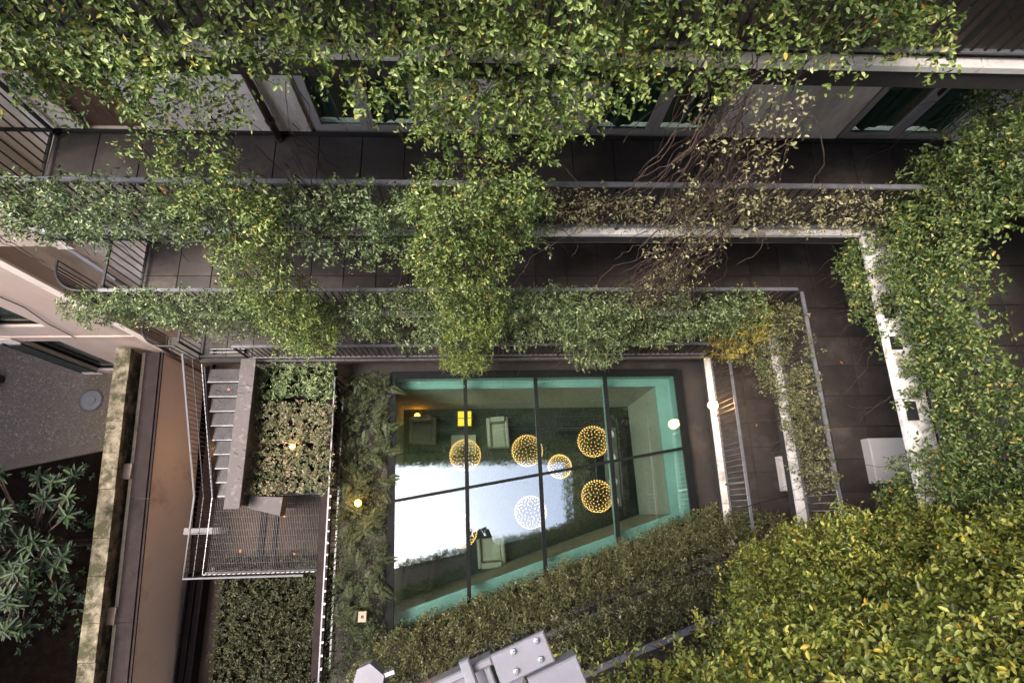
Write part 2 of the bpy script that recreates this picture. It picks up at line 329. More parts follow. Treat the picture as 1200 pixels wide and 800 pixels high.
# ------------------------------------------------------------------ ground and setting
struct('ground', MB().box(-150, 150, -150, 150, -1.6, -1.3), 'soil')
struct('alley_floor', MB().box(-7.9, -3.4, -9, 5.1, -1.2, 0.0), 'paving')
struct('garden_soil', MB().box(-30, -8.6, -12, 2.0, -1.2, -0.06), 'soil')
# gravel court (upper edge of garden) with a kerb
gp = [(-30, -1.55), (-10.65, 2.25), (-8.75, 2.72), (-8.75, 9.0), (-30, 9.0)]
struct('gravel_court', MB().prism(gp, -1.2, 0.0), 'gravel_base')

# roof terrace round the skylight
SKY = [(-2.23, 3.52), (5.21, 3.52), (5.27, -0.26), (-2.08, -2.54)]         # back-left, back-right, front-right, front-left
tz0, tz1 = 1.9, 2.42
mb = MB()
o = 0.06
mb.prism([(-3.35, 3.52 + o), (7.7, 3.52 + o), (7.7, 5.1), (-3.35, 5.1)], tz0, tz1)
mb.prism([(5.27 + o, -3.2), (7.7, -3.2), (7.7, 3.52 + o), (5.21 + o, 3.52 + o)], tz0, tz1)
mb.prism([(-3.35, -3.6), (-2.08 - o, -3.6), (-2.23 - o, 3.52 + o), (-3.35, 3.52 + o)], tz0, tz1)
mb.prism([(-2.08 - o, -3.6), (5.27 + o, -3.2), (5.27 + o, -0.26 - o), (-2.08 - o, -2.54 - o)], tz0, tz1)
struct('roof_terrace', mb, 'terrace_dark')
# lobby below the skylight: walls and floor
LOB = [(-2.40, 3.28), (4.78, 3.28), (4.86, -0.05), (-2.25, -2.22)]
struct('lobby_floor', MB().prism([(-2.9, -3.0), (5.6, -3.0), (5.6, 3.9), (-2.9, 3.9)], -1.3, -1.0), 'lobby_floor')
mb = MB()
def wallseg(mb, a, b, t, z0, z1):
    a = Vector((*a, 0)); b = Vector((*b, 0)); d = (b - a).normalized(); nn = Vector((-d.y, d.x, 0)) * t
    q = [a, b, b + nn, a + nn]; ar = sum(q[i].x * q[(i + 1) % 4].y - q[(i + 1) % 4].x * q[i].y for i in range(4))
    if ar < 0: q = q[::-1]
    mb.prism([(w.x, w.y) for w in q], z0, z1)
for i in range(4): wallseg(mb, LOB[i], LOB[(i + 1) % 4], 0.10, -1.0, 1.9)
lw = struct('lobby_wall', mb, 'lobby_brick')

# ------------------------------------------------------------------ tiles / ledge helpers
def tile_area(parent, x0, x1, y0, y1, z, size=0.6, mat='tile_dark'):
    nx = max(1, round((x1 - x0) / size)); ny = max(1, round((y1 - y0) / size)); dx = (x1 - x0) / nx; dy = (y1 - y0) / ny; g = 0.006
    me = MB().bbox(-dx / 2 + g, dx / 2 - g, -dy / 2 + g, dy / 2 - g, -0.02, 0.0, 0.004).mesh('tile', mat)
    rnd = random.Random(int(z * 100 + x0 * 10))
    for i in range(nx):
        for j in range(ny):
            piece('tile', me, (x0 + (i + .5) * dx, y0 + (j + .5) * dy, z + rnd.uniform(-0.002, 0.002)), parent)
def ledge_x(parent, x0, x1, y0, y1, z, ln=1.15, mat='stone_white'):
    n = max(1, round((x1 - x0) / ln)); d = (x1 - x0) / n
    me = MB().bbox(-d / 2 + .004, d / 2 - .004, y0, y1, -0.07, 0.0, 0.008).mesh('ledge_stone', mat)
    for i in range(n): piece('ledge_stone', me, (x0 + (i + .5) * d, 0, z), parent)
def ledge_y(parent, y0, y1, x0, x1, z, ln=1.15):
    n = max(1, round((y1 - y0) / ln)); d = (y1 - y0) / n
    me = MB().bbox(x0, x1, -d / 2 + .004, d / 2 - .004, -0.07, 0.0, 0.008).mesh('ledge_stone', 'stone_white')
    for i in range(n): piece('ledge_stone', me, (0, y0 + (i + .5) * d, z), parent)

# ------------------------------------------------------------------ main building (back of the court)
main = empty('courtyard_building', (0.5, WALLY, 0), 'long vine covered courtyard building with stacked dark tiled balconies and taupe glazed doors', 'building')
def wall_xz(mb, x0, x1, z0, z1, y0, y1, openings):
    xs = sorted({x0, x1, *[o[0] for o in openings], *[o[1] for o in openings]})
    for a, b in zip(xs[:-1], xs[1:]):
        cuts = sorted([(o[2], o[3]) for o in openings if o[0] <= a + 1e-6 and o[1] >= b - 1e-6]); z = z0
        for c0, c1 in cuts:
            if c0 > z + 1e-6: mb.box(a, b, y0, y1, z, c0)
            z = c1
        if z < z1 - 1e-6: mb.box(a, b, y0, y1, z, z1)
FW = [(-2.30, -0.72), (1.52, 3.42), (5.20, 6.95)]
ops = [(a, b, LV[1] - 0.02, LV[1] + 2.3) for a, b in FW] + [(-5.35, -4.45, LV[1] - 0.02, LV[1] + 2.2)]
mb = MB(); wall_xz(mb, -7.9, 8.2, 0.0, 26.0, WALLY, WALLY + 0.3, ops)
mb.build('wall', 'plaster_pale', main)
for z in (LV[1],):
    MB().box(-7.9, 8.2, WALLY + 1.2, WALLY + 1.25, z, z + 2.8).build('room_shade_sheet', 'room_dark', main)
MB().box(-7.0, 8.2, WALLY - 0.025, WALLY - 0.002, LV[1], LV[1] + 0.06).build('skirting', 'slab_dark', main)
def french_window(parent, x0, x1, z0, z1, y, seed):
    """two glazed leaves in a fixed frame, facing -Y"""
    f = MB(); yy0, yy1 = y + 0.05, y + 0.13; w = 0.07
    f.box(x0, x0 + w, yy0, yy1, z0, z1); f.box(x1 - w, x1, yy0, yy1, z0, z1)
    f.box(x0 + w, x1 - w, yy0, yy1, z1 - w, z1); f.box(x0 + w, x1 - w, yy0, yy1, z0, z0 + 0.05)
    fr = f.build('french_window', 'frame_taupe', parent)
    xm = (x0 + x1) / 2
    for a, b in ((x0 + w + .004, xm - .004), (xm + .004, x1 - w - .004)):
        l = MB(); s = 0.085; q0, q1 = y + 0.03, y + 0.085; zz0, zz1 = z0 + 0.055, z1 - w - 0.005
        l.box(a, a + s, q0, q1, zz0, zz1); l.box(b - s, b, q0, q1, zz0, zz1); l.box(a + s, b - s, q0, q1, zz0, zz0 + 0.11); l.box(a + s, b - s, q0, q1, zz1 - s, zz1)
        l.build('leaf_frame', 'frame_taupe', fr)
        MB().box(a + s, b - s, y + 0.055, y + 0.062, zz0 + 0.11, zz1 - s).build('pane', 'window_glass', fr)
    MB().box(xm - 0.045, xm - 0.025, y - 0.03, y + 0.03, z0 + 1.0, z0 + 1.14).build('handle', 'bar_black', fr)
    c = MB(); nseg = 40; rnd = random.Random(seed); vs = []; fs = []; cx0, cx1 = (x0 + 0.15, x1 - 0.12); sp = (0.30, 0.62, 0.45)[seed % 3]
    for i in range(nseg + 1):
        t = i / nseg; x = cx0 + (cx1 - cx0) * t; yy = y + 0.125 + 0.022 * math.sin(t * 55 + seed) + 0.012 * math.sin(t * 23)
        vs += [(x, yy, z0 + 0.18 + 0.05 * math.sin(t * 17 + seed)), (x, yy, z1)]
    for i in range(nseg):
        if abs(i / nseg - sp) > 0.10: fs.append((2 * i, 2 * i + 2, 2 * i + 3, 2 * i + 1))
    c.add(vs, fs); c.build('curtain', 'curtain', fr)
    return fr
for i, (a, b) in enumerate(FW): french_window(main, a, b, LV[1] - 0.01, LV[1] + 2.29, WALLY, i)
# wooden door in the recess at the left end
dm = MB().box(-5.35, -4.45, WALLY + 0.1, WALLY + 0.15, LV[1] - 0.01, LV[1] + 2.19).build('door', 'wood_brown', main)
MB().box(-4.6, -4.56, WALLY + 0.05, WALLY + 0.1, LV[1] + 1.0, LV[1] + 1.15).build('handle', 'bar_black', dm)
# rain pipe beside the first window
dp = MB().tube([(-2.74, WALLY - 0.09, LV[1] + 0.06), (-2.74, WALLY - 0.09, LV[0] - 0.3)], 0.05, 12)
dpo = dp.build('rain_pipe', 'pipe_brown', main, smooth=True)
MB().lathe([(0.062, 0), (0.062, 0.06)], (-2.74, WALLY - 0.09, LV[1] + 0.35), 12).build('pipe_collar', 'pipe_brown', dpo)
MB().lathe([(0.07, 0), (0.06, 0.05)], (-2.74, WALLY - 0.09, LV[1] + 0.01), 12).build('pipe_shoe', 'pipe_brown', dpo)
LEFT_END = {0: -6.1, 1: -5.75, 2: -6.25, 3: -6.6}
for lv, z in LV.items():
    xl = LEFT_END[lv]
    s = MB().box(xl, RWALL, EDGEY + 0.10, WALLY - 0.003, z - 0.28, z - 0.022).box(xl, REDGE, EDGEY, EDGEY + 0.097, z - 0.28, z - 0.072).build('balcony_slab', 'slab_dark', main)
    tile_area(s, xl + 0.02, RWALL - 0.03, RAILY + 0.045, WALLY - 0.03, z)
    ledge_x(s, xl if lv < 3 else -5.4, REDGE - 0.02, EDGEY - 0.02, EDGEY + (0.095 if lv < 3 else 0.03), z, mat='stone_white' if lv < 3 else 'coping_metal')
for z in UPPER:
    MB().box(-7.5, RWALL, EDGEY, WALLY - 0.003, z - 0.28, z).build('balcony_slab', 'terrace_dark', main)
MB().box(-8.2, 8.6, EDGEY - 0.15, WALLY + 0.6, 25.9, 26.3).build('roof_edge', 'plaster_grey', main)

# ------------------------------------------------------------------ right wing
rw = empty('side_wing', (RWALL, 1.4, 0), 'side wing with dark tiled terraces, white ledges and white framed glazing', 'building')
def wall_yz(mb, y0, y1, z0, z1, x0, x1, openings):
    ys = sorted({y0, y1, *[o[0] for o in openings], *[o[1] for o in openings]})
    for a, b in zip(ys[:-1], ys[1:]):
        cuts = sorted([(o[2], o[3]) for o in openings if o[0] <= a + 1e-6 and o[1] >= b - 1e-6]); z = z0
        for c0, c1 in cuts:
            if c0 > z + 1e-6: mb.box(x0, x1, a, b, z, c0)
            z = c1
        if z < z1 - 1e-6: mb.box(x0, x1, a, b, z, z1)
RWIN = [(1.75, 2.45, LV[2] + 0.25, LV[2] + 2.1), (2.65, 3.35, LV[2] + 0.25, LV[2] + 2.1), (2.3, 3.9, LV[1] + 0.25, LV[1] + 2.2)]
mb = MB(); wall_yz(mb, -3.6, WALLY - 0.004, -1.0, 23.0, RWALL, RWALL + 0.3, RWIN)
mb.build('wall', 'plaster_pale', rw)
for (y0, y1, z0, z1) in RWIN:
    f = MB(); w = 0.07; X0, X1 = RWALL - 0.02, RWALL + 0.08
    f.box(X0, X1, y0, y0 + w, z0, z1); f.box(X0, X1, y1 - w, y1, z0, z1); f.box(X0, X1, y0 + w, y1 - w, z0, z0 + w); f.box(X0, X1, y0 + w, y1 - w, z1 - w, z1)
    zm = z0 + 0.62; f.box(X0, X1, y0 + w, y1 - w, zm, zm + w)
    fr = f.build('window', 'white_paint', rw)
    MB().box(RWALL + 0.02, RWALL + 0.03, y0 + w, y1 - w, z0 + w, zm).build('pane', 'window_glass', fr)
    MB().box(RWALL + 0.02, RWALL + 0.03, y0 + w, y1 - w, zm + w, z1 - w).build('pane', 'window_glass', fr)
    MB().box(RWALL + 0.9, RWALL + 0.95, y0 - 0.6, y1 + 0.6, z0 - 0.2, z1 + 0.4).build('room_shade_sheet', 'room_dark', fr)
    MB().bbox(RWALL - 0.09, RWALL - 0.021, y0 - 0.05, y1 + 0.05, z0 - 0.06, z0 - 0.003).build('sill', 'stone_white', fr)
RSY = -1.0
for lv in (1, 2, 3):
    z = LV[lv]
    s = MB().box(REDGE + 0.14, RWALL - 0.003, RSY, EDGEY + 0.095, z - 0.28, z - 0.022).box(REDGE, REDGE + 0.137, RSY, EDGEY - 0.025, z - 0.28, z - 0.072).build('balcony_slab', 'slab_dark', rw)
    tile_area(s, RX + 0.05, RWALL - 0.03, RSY + 0.1, RAILY + 0.04, z)
    ledge_y(s, RSY, EDGEY - 0.025, REDGE - (0.25 if lv == 1 else 0.02), REDGE + 0.135, z)
    if lv == 1:
        for yy, w in ((2.55, .16), (2.05, .09), (1.15, .12)): MB().box(REDGE - 0.19, REDGE - 0.04, yy - w, yy + w, z + .002, z + .012).build('recess_shade_plate', 'bar_black', s)  # thin black plates, coloured as the shade inside ledge recesses
    MB().bbox(6.95, RWALL - 0.03, 0.40, 1.18, z + 0.003, z + 0.22, 0.015).build('step_block', 'white_paint', s)
for z in (LV[0],) + UPPER[:2]:
    MB().box(REDGE, RWALL - 0.003, -3.0, EDGEY - 0.003, z - 0.28, z).build('balcony_slab', 'terrace_dark', rw)
MB().box(REDGE - 0.1, RWALL + 0.6, -3.6, EDGEY - 0.16, 22.6, 23.0).build('roof_edge', 'plaster_grey', rw)

# ------------------------------------------------------------------ front wing (oblique, below the camera)
fw = empty('oblique_wing', fpt(0, -1.6, 0), 'oblique wing whose balcony edges are buried in overgrown vines', 'building')
def fprism(mb, a0, a1, o0, o1, z0, z1):
    q = [fpt(a0, o0, 0), fpt(a1, o0, 0), fpt(a1, o1, 0), fpt(a0, o1, 0)]
    return mb.prism([(p.x, p.y) for p in q], z0, z1)
fprism(MB(), -14, 5.6, -1.9, -1.6, -1.0, 23.6).build('wall', 'plaster_pale', fw)
for lv, z in LV.items():
    s = fprism(MB(), -5.0, 4.6, -1.597, 0.0, z - 0.28, z - 0.022).build('balcony_slab', 'tile_dark', fw)
    n = 9; d = 9.6 / n
    me = MB().bbox(-d / 2 + .004, d / 2 - .004, -0.155, 0.02, -0.021, 0.004, 0.006).mesh('ledge_stone', 'coping_metal')
    for i in range(n):
        piece('ledge_stone', me, fpt(-5.0 + (i + .5) * d, 0, z), s, rz=math.atan2(FU.y, FU.x))
for z in UPPER[:2]:
    fprism(MB(), -5.0, 4.4, -1.597, 0.0, z - 0.28, z).build('balcony_slab', 'terrace_dark', fw)
rq = [fpt(-14, -2.2, 0), fpt(4.3, -2.2, 0), fpt(4.3, 0.1, 0), fpt(2.0, 0.2, 0), fpt(-8.5, 1.55, 0), fpt(-14, 2.2, 0)]
MB().prism([(p.x, p.y) for p in rq], 23.6, 24.0).build('roof_edge', 'plaster_grey', fw)

# ------------------------------------------------------------------ left building
LY = 4.32
lb = empty('pink_house', (-9.5, LY, 0), 'pink plastered house with pale corner strips beside the gravel court', 'house')
LWIN = [(-11.05, -10.2, 0.35, 3.2), (-10.75, -9.75, 4.3, 6.6)]
mb = MB(); wall_xz(mb, -11.6, -8.0, 0.0, 8.3, LY, LY + 0.3, LWIN); wall_xz(mb, -11.6, -6.55, 8.3, 18.0, LY, LY + 0.3, [])
mb.box(-11.6, -11.3, LY + 0.303, 9, 0, 18)
mb.build('wall', 'plaster_pink', lb)
MB().box(-8.3, -8.0, LY + 0.303, WALLY - .003, 0.0, 8.297).box(-6.85, -6.55, LY + 0.303, WALLY - 0.003, 8.3, 18.0).build('side_wall', 'plaster_pale', lb)
MB().box(-8.16, -7.96, LY - 0.05, LY - 0.003, 2.5, 8.25).build('corner_strip', 'plaster_pale', lb)
MB().box(-6.75, -6.50, LY - 0.05, LY - 0.003, 8.3, 17.9).build('corner_strip', 'plaster_pale', lb)
MB().box(-11.6, -8.2, LY - 0.035, LY - 0.003, 3.55, 3.62).build('string_course', 'plaster_pink', lb)
MB().box(-11.62, -11.1, LY - 0.04, LY - 0.003, 0.0, 3.5).build('pier_strip', 'plaster_rose', lb)
for (x0, x1, z0, z1) in LWIN:
    f = MB(); w = 0.06
    f.box(x0, x0 + w, LY + .06, LY + .14, z0, z1); f.box(x1 - w, x1, LY + .06, LY + .14, z0, z1); f.box(x0 + w, x1 - w, LY + .06, LY + .14, z0, z0 + w); f.box(x0 + w, x1 - w, LY + .06, LY + .14, z1 - w, z1)
    fr = f.build('window', 'frame_dark', lb)
    MB().box(x0 + w, x1 - w, LY + .09, LY + .1, z0 + w, z1 - w).build('pane', 'window_glass', fr)
    MB().box(x0, x1, LY + .45, LY + .5, z0 - .2, z1 + .2).build('room_shade_sheet', 'room_dark', fr)
    sh = MB()
    xa = x0 - 0.02
    for kk in range(14):
        zz = z0 + 0.08 + kk * (z1 - z0 - 0.16) / 14
        sh.box(xa - 0.42, xa - 0.03, LY - 0.075, LY - 0.045, zz, zz + (z1 - z0) / 14 * 0.8)
    sh.box(xa - 0.46, xa - 0.42, LY - 0.08, LY - 0.04, z0, z1); sh.box(xa - 0.03, xa, LY - 0.08, LY - 0.04, z0, z1)
    sh.build('shutter', 'shutter_green', fr)
MB().tube([(-9.3, LY - 0.03, 7.0), (-9.25, LY - 0.03, 5.6), (-9.5, LY - 0.03, 4.6), (-9.6, LY - 0.03, 3.5)], 0.012, 5).build('wall_cable', 'bar_black', lb)
nb = empty('unseen_light_block', (-16.5, 0, 0), 'plain unseen block added beyond the garden to hold back side sky light', 'house')  # unseen block added to cut sky light from the open garden side
MB().box(-21, -16, -14, 12, -1, 14).build('wall', 'plaster_pink', nb)
MB().box(-21.2, -15.7, -14.2, 12.2, 14.0, 14.3).build('roof_edge', 'plaster_grey', nb)

# ------------------------------------------------------------------ railings
def railing(name, p0, p1, z, h, label, bar_step=0.12, mat_top='rail_grey', bar_mat='bar_black', top_w=0.058, bottom=0.09, group=None, end_posts=True):
    p0 = Vector((*p0, z)); p1 = Vector((*p1, z)); d = (p1 - p0); L = d.length; d.normalize()
    r = empty(name, p0, label, 'railing', group)
    MB().bar(p0 + Vector((0, 0, h)), p1 + Vector((0, 0, h)), top_w, 0.03).build('top_rail', mat_top, r)
    MB().bar(p0 + Vector((0, 0, bottom)), p1 + Vector((0, 0, bottom)), 0.04, 0.02).build('bottom_rail', mat_top, r)
    n = int(L / bar_step)
    me = MB().box(-0.008, 0.008, -0.008, 0.008, bottom + 0.011, h - 0.016).mesh('bar', bar_mat)
    pm = MB().box(-0.02, 0.02, -0.02, 0.02, 0.003, h - 0.016).mesh('post', bar_mat)
    np_ = max(1, round(L / 1.8)); posts = {round(i * n / np_) for i in range(np_ + 1)}
    for i in range(n + 1):
        t = min(max(i / n * L, 0.021), L - 0.021)
        piece('post' if i in posts else 'bar', pm if i in posts else me, p0 + d * t, r, rz=math.atan2(d.y, d.x))
    return r
RH = 1.08
railing('balcony_railing', (LEFT_END[0], RAILY), (RX + 0.1, RAILY), LV[0], RH, 'top balcony railing of the courtyard building, under the thick overhanging vine')
railing('balcony_railing', (LEFT_END[1], RAILY), (RX - 0.06, RAILY), LV[1], RH, 'balcony railing in front of the taupe glazed doors')
railing('balcony_railing', (LEFT_END[2], RAILY), (RX - 0.06, RAILY), LV[2], RH, 'balcony railing one storey below the taupe glazed doors')
railing('balcony_railing', (-5.45, RAILY), (RX - 0.06, RAILY), LV[3], RH - 0.1, 'bare thin barred balcony railing just above the glass roof')
railing('terrace_railing', (RX + 0.02, RSY + 0.1), (RX + 0.02, RAILY - 0.05), LV[1], 1.0, 'terrace railing of the side wing buried under the broad green vine')
railing('terrace_railing', (RX, RSY + 0.1), (RX, RAILY - 0.05), LV[2], RH, 'terrace railing of the side wing threaded with a sparse dry vine')
railing('terrace_railing', (RX, RSY + 0.1), (RX, RAILY - 0.05), LV[3], RH, 'terrace railing of the side wing with a lit globe lamp at its foot')
for lv, h, txt in ((1, 1.05, 'oblique wing balcony railing under the bright yellow green vine'), (2, RH, 'oblique wing balcony railing showing through the dry brownish vine'), (3, RH, 'oblique wing balcony railing behind the dark hedge along the glass roof')):
    a = fpt(-4.9, -0.06, 0); b = fpt(4.0, -0.06, 0)
    railing('wing_railing', (a.x, a.y), (b.x, b.y), LV[lv], h, txt, top_w=0.09)
# side railings at the left ends of the balconies, with a curved second railing beyond
for lv, txt in ((1, 'beside the brown doorway at the balcony end'), (2, 'at the balcony end above the pale house corner'), (3, 'at the balcony end beside the stair head')):
    z = LV[lv]; x = LEFT_END[lv] + 0.05
    railing('side_railing', (x, RAILY + 0.08), (x, WALLY - 0.05), z, RH, 'black barred side railing ' + txt, bar_step=0.13, mat_top='bar_black', top_w=0.04)
for lv, txt in ((2, 'leafy curved'), (3, 'bare curved')):
    z = LV[lv]; x = LEFT_END[lv]
    r = empty('corner_railing', (x - 0.4, RAILY, z), txt + ' black corner railing bending round the balcony end by the pink house', 'railing')
    pts = []
    for k in range(13):
        a = k / 12 * math.pi / 2; pts.append(Vector((x - 0.3 - 0.45 * math.sin(a), RAILY + 0.45 - 0.45 * math.cos(a), z)))
    pts = [Vector((x, RAILY, z)), Vector((x - 0.15, RAILY, z))] + pts + [Vector((x - 0.75, 4.24, z))]
    MB().tube([p + Vector((0, 0, RH)) for p in pts], 0.02, 8).build('top_rail', 'bar_black', r)
    MB().tube([p + Vector((0, 0, 0.08)) for p in pts], 0.015, 6).build('bottom_rail', 'bar_black', r)
    me = MB().box(-0.008, 0.008, -0.008, 0.008, 0.08, RH - 0.01).mesh('bar', 'bar_black')
    for p in pts: piece('bar', me, p, r)
    q = [(p.x, p.y) for p in pts] + [(x, 4.24)]
    MB().prism(q[::-1], z - 0.25, z + 0.0).build('corner_slab', 'tile_dark', r)

# ------------------------------------------------------------------ skylight
sk = empty('glass_roof', (1.5, 0.8, 2.42), 'large teal glass roof of eight panes in black frames over the lobby', 'skylight')
GZ = 2.62
TOPP = [Vector((-2.23, 3.52)), Vector((-0.37, 3.52)), Vector((1.45, 3.52)), Vector((3.27, 3.52)), Vector((5.21, 3.52))]
MIDP = [Vector((-2.18, 0.39)), Vector((-0.33, 0.69)), Vector((1.49, 0.97)), Vector((3.30, 1.26)), Vector((5.24, 1.55))]
BOTP = [Vector((-2.08, -2.54)), Vector((-0.27, -1.98)), Vector((1.53, -1.42)), Vector((3.33, -0.86)), Vector((5.27, -0.26))]
for i in range(4):
    for A, B in ((TOPP, MIDP), (MIDP, BOTP)):
        q = [B[i], B[i + 1], A[i + 1], A[i]]; c = sum(q, Vector((0, 0))) / 4; q = [c + (p - c) * 0.985 for p in q]
        me = MB().prism([(p.x, p.y) for p in q], GZ - 0.012, GZ + 0.012)
        me.build('pane', 'skylight_glass', sk)
def b3(p, z): return (p.x, p.y, z)
for i in range(5):
    m = MB(); w = 0.19 if i in (0, 4) else 0.095
    m.bar(b3(TOPP[i] + Vector((0, 0.05 if i in (0, 4) else -0.05)), GZ), b3(BOTP[i], GZ), w, 0.085)
    m.build('frame_bar', 'frame_dark', sk)
    if 0 < i < 4:
        MB().bar(b3(TOPP[i] - Vector((0, 0.25)), GZ - 0.19), b3(BOTP[i] + Vector((0, 0.3)), GZ - 0.19), 0.05, 0.26).build('rafter', 'reveal_pale', sk)
for A, w in ((TOPP, 0.18), (MIDP, 0.07), (BOTP, 0.14)):
    e = (A[4] - A[0]).normalized() * 0.03
    MB().bar(b3(A[0] + e * (2.2 if w < .1 else -1), GZ + 0.003), b3(A[4] - e * (2.2 if w < .1 else -1), GZ + 0.003), w, 0.08).build('cross_bar', 'frame_dark', sk)
# curb outside and pale reveal + ledge inside
mb = MB()
for i in range(4): wallseg(mb, SKY[i], SKY[(i + 1) % 4], 0.055, 1.9, GZ - 0.045)
mb.build('curb', 'frame_dark', sk)
mb = MB()
def inset(poly, d):
    out = []; n = len(poly)
    for i in range(n):
        p0, p1, p2 = Vector(poly[i - 1]), Vector(poly[i]), Vector(poly[(i + 1) % n])
        e0 = (p1 - p0).normalized(); e1 = (p2 - p1).normalized(); n0 = Vector((e0.y, -e0.x)); n1 = Vector((e1.y, -e1.x))
        k = (n0 + n1) / (1 + n0.dot(n1)); out.append(p1 + k * d)
    return out
IN = inset(SKY, 0.004); IN2 = inset(SKY, 0.03)
for i in range(4):
    a, b, c, d = IN[i], IN[(i + 1) % 4], IN2[(i + 1) % 4], IN2[i]
    mb.prism([(p.x, p.y) for p in (d, c, b, a)], 2.03, GZ - 0.05)
mb.build('reveal', 'reveal_pale', sk)
mb = MB()
for i in range(4):
    a, b = IN[i], IN[(i + 1) % 4]; c, d = Vector(LOB[(i + 1) % 4]), Vector(LOB[i])
    mb.prism([(p.x, p.y) for p in (d, c, b, a)], 1.92, 2.025)
mb.build('inner_ledge', 'reveal_pale', sk)

# ------------------------------------------------------------------ lobby things seen through the glass
def pendant(x, y, z, r, seed, label):
    t = empty('pendant_lamp', (x, y, z), label, 'lamp', 'globe pendant lamps in the lobby')
    MB().tube([(x, y, z + 0.05), (x, y, 2.3)], 0.008, 5).build('cord', 'wire_dark', t)
    MB().sphere((x, y, z), 0.06, 10, 6).build('hub', 'wire_dark', t)
    rods = MB(); bl = MB(); n = 230; rnd = random.Random(seed); ph0 = rnd.uniform(0, 6)
    for i in range(n):
        zz = 1 - 2 * (i + .5) / n; rr = math.sqrt(1 - zz * zz); a = i * 2.39996 + ph0
        dv = Vector((rr * math.cos(a), rr * math.sin(a), zz)); c = Vector((x, y, z))
        rods.tube([c + dv * 0.05, c + dv * (r - 0.02)], 0.0035, 3)
        p = c + dv * r; h = 0.0125
        bl.add([p + Vector(q) * h for q in ((1, 0, 0), (-1, 0, 0), (0, 1, 0), (0, -1, 0), (0, 0, 1), (0, 0, -1))],
               [(0, 2, 4), (2, 1, 4), (1, 3, 4), (3, 0, 4), (2, 0, 5), (1, 2, 5), (3, 1, 5), (0, 3, 5)])
    rods.build('rods', 'wire_dark', t)['kind'] = 'stuff'; bl.build('bulbs', 'bulb_warm', t)['kind'] = 'stuff'
for i, (x, y, txt) in enumerate([(-0.40, 1.60, 'before the glowing yellow cabinet'), (1.29, 1.69, 'second from the yellow cabinet along the lobby back wall'), (3.12, 1.91, 'by the back end of the long narrow counter'),
                                 (3.14, 0.45, 'by the front end of the long narrow counter'), (-0.51, -0.35, 'mirrored over by sky, near the grey armchairs'), (1.33, 0.08, 'mirrored over by sky, in the middle of the lobby')]):
    pendant(x, y, 1.3, .42, i, 'wire globe pendant lamp ' + txt)
pendant(2.3, 1.33, 0.3, .34, 9, 'small low hung wire pendant lamp among the larger globes')
def armchair(x, y, rz, mat, label, w=0.8, d=0.8):
    t = empty('armchair', (x, y, -1.0), label, 'armchair', 'lobby armchairs')
    def rb(x0, x1, y0, y1, z0, z1, nm, b=0.03, mt=mat):
        m = MB().bbox(x0, x1, y0, y1, z0, z1, b); me = m.mesh(nm, mt); piece(nm, me, (x, y, -1.0), t)
    rb(-w / 2 + .11, w / 2 - .11, -d / 2, d / 2 - .16, 0.14, 0.43, 'seat'); rb(-w / 2 + .112, w / 2 - .112, d / 2 - .155, d / 2, 0.14, 0.78, 'backrest')
    for s in (-1, 1):
        a0, a1 = sorted((s * w / 2, s * (w / 2 - .108))); rb(a0, a1, -d / 2, d / 2, 0.14, 0.58, 'arm')
        for yy in (-d / 2 + .06, d / 2 - .06): rb(s * (w / 2 - .06) - .02, s * (w / 2 - .06) + .02, yy - .02, yy + .02, 0.0, 0.138, 'leg', 0.004, 'wire_dark')
    t.rotation_euler.z = rz
armchair(-1.75, 2.55, 0, 'fabric_beige', 'pale beige lobby armchair standing alone by the lobby back wall')
armchair(0.55, 2.45, 0.05, 'fabric_beige', 'narrow pale lobby armchair beside the glowing yellow cabinet', 0.66, 0.9)
armchair(-1.2, 0.0, 0.2, 'fabric_grey', 'grey lobby armchair below the lit sky reflection')
armchair(-1.75, -1.5, 3.0, 'fabric_grey', 'grey lobby armchair in the narrow corner of the lobby')
armchair(0.3, -1.0, 3.2, 'fabric_beige', 'pale lobby armchair facing the slanting lobby wall')
def table(x, y, w, d, h, mat, label, cat='table'):
    t = empty('low_table', (x, y, -1.0), label, cat)
    piece('table_top', MB().bbox(-w / 2, w / 2, -d / 2, d / 2, h - .04, h, .006).mesh('table_top', mat), (x, y, -1), t)
    lg = MB().box(-.02, .02, -.02, .02, 0, h - .042).mesh('leg', 'wire_dark')
    for sx in (-1, 1):
        for sy in (-1, 1): piece('leg', lg, (x + sx * (w / 2 - .05), y + sy * (d / 2 - .05), -1), t)
table(-0.5, 2.1, 0.75, 0.6, 0.45, 'fabric_beige', 'square pale low table in front of the glowing yellow cabinet')
table(3.95, 1.35, 0.42, 2.3, 0.75, 'fabric_grey', 'long narrow grey counter along the lobby side wall')
for i, (x, y) in enumerate([(3.95, 2.3), (3.95, 1.6), (3.95, 0.9), (3.95, 0.35)]):
    p = MB().lathe([(0.05, 0), (0.11, 0.01), (0.13, 0.03), (0.125, 0.03), (0.10, 0.012)], (x, y, -0.25), 16).build('plate', 'white_paint')
    tag(p, ('first', 'second', 'third', 'fourth')[i] + ' round white plate from the lobby back wall on the long narrow counter', 'plate', 'plates on the counter')
dc = empty('display_cabinet', (-0.46, 2.85, -1.0), 'small glowing yellow display cabinet by the lobby back wall', 'cabinet')
MB().box(-0.68, -0.24, 2.62, 3.1, -1.0, -0.3).build('body', 'wood_brown', dc)
MB().box(-0.66, -0.26, 2.64, 3.08, -0.297, -0.285).build('glowing_top', 'display_yellow', dc)
MB().box(-0.47, -0.45, 2.64, 3.08, -0.284, -0.27).box(-0.66, -0.471, 2.86, 2.88, -0.284, -0.271).box(-0.449, -0.26, 2.86, 2.88, -0.284, -0.271).build('muntin', 'wire_dark', dc)
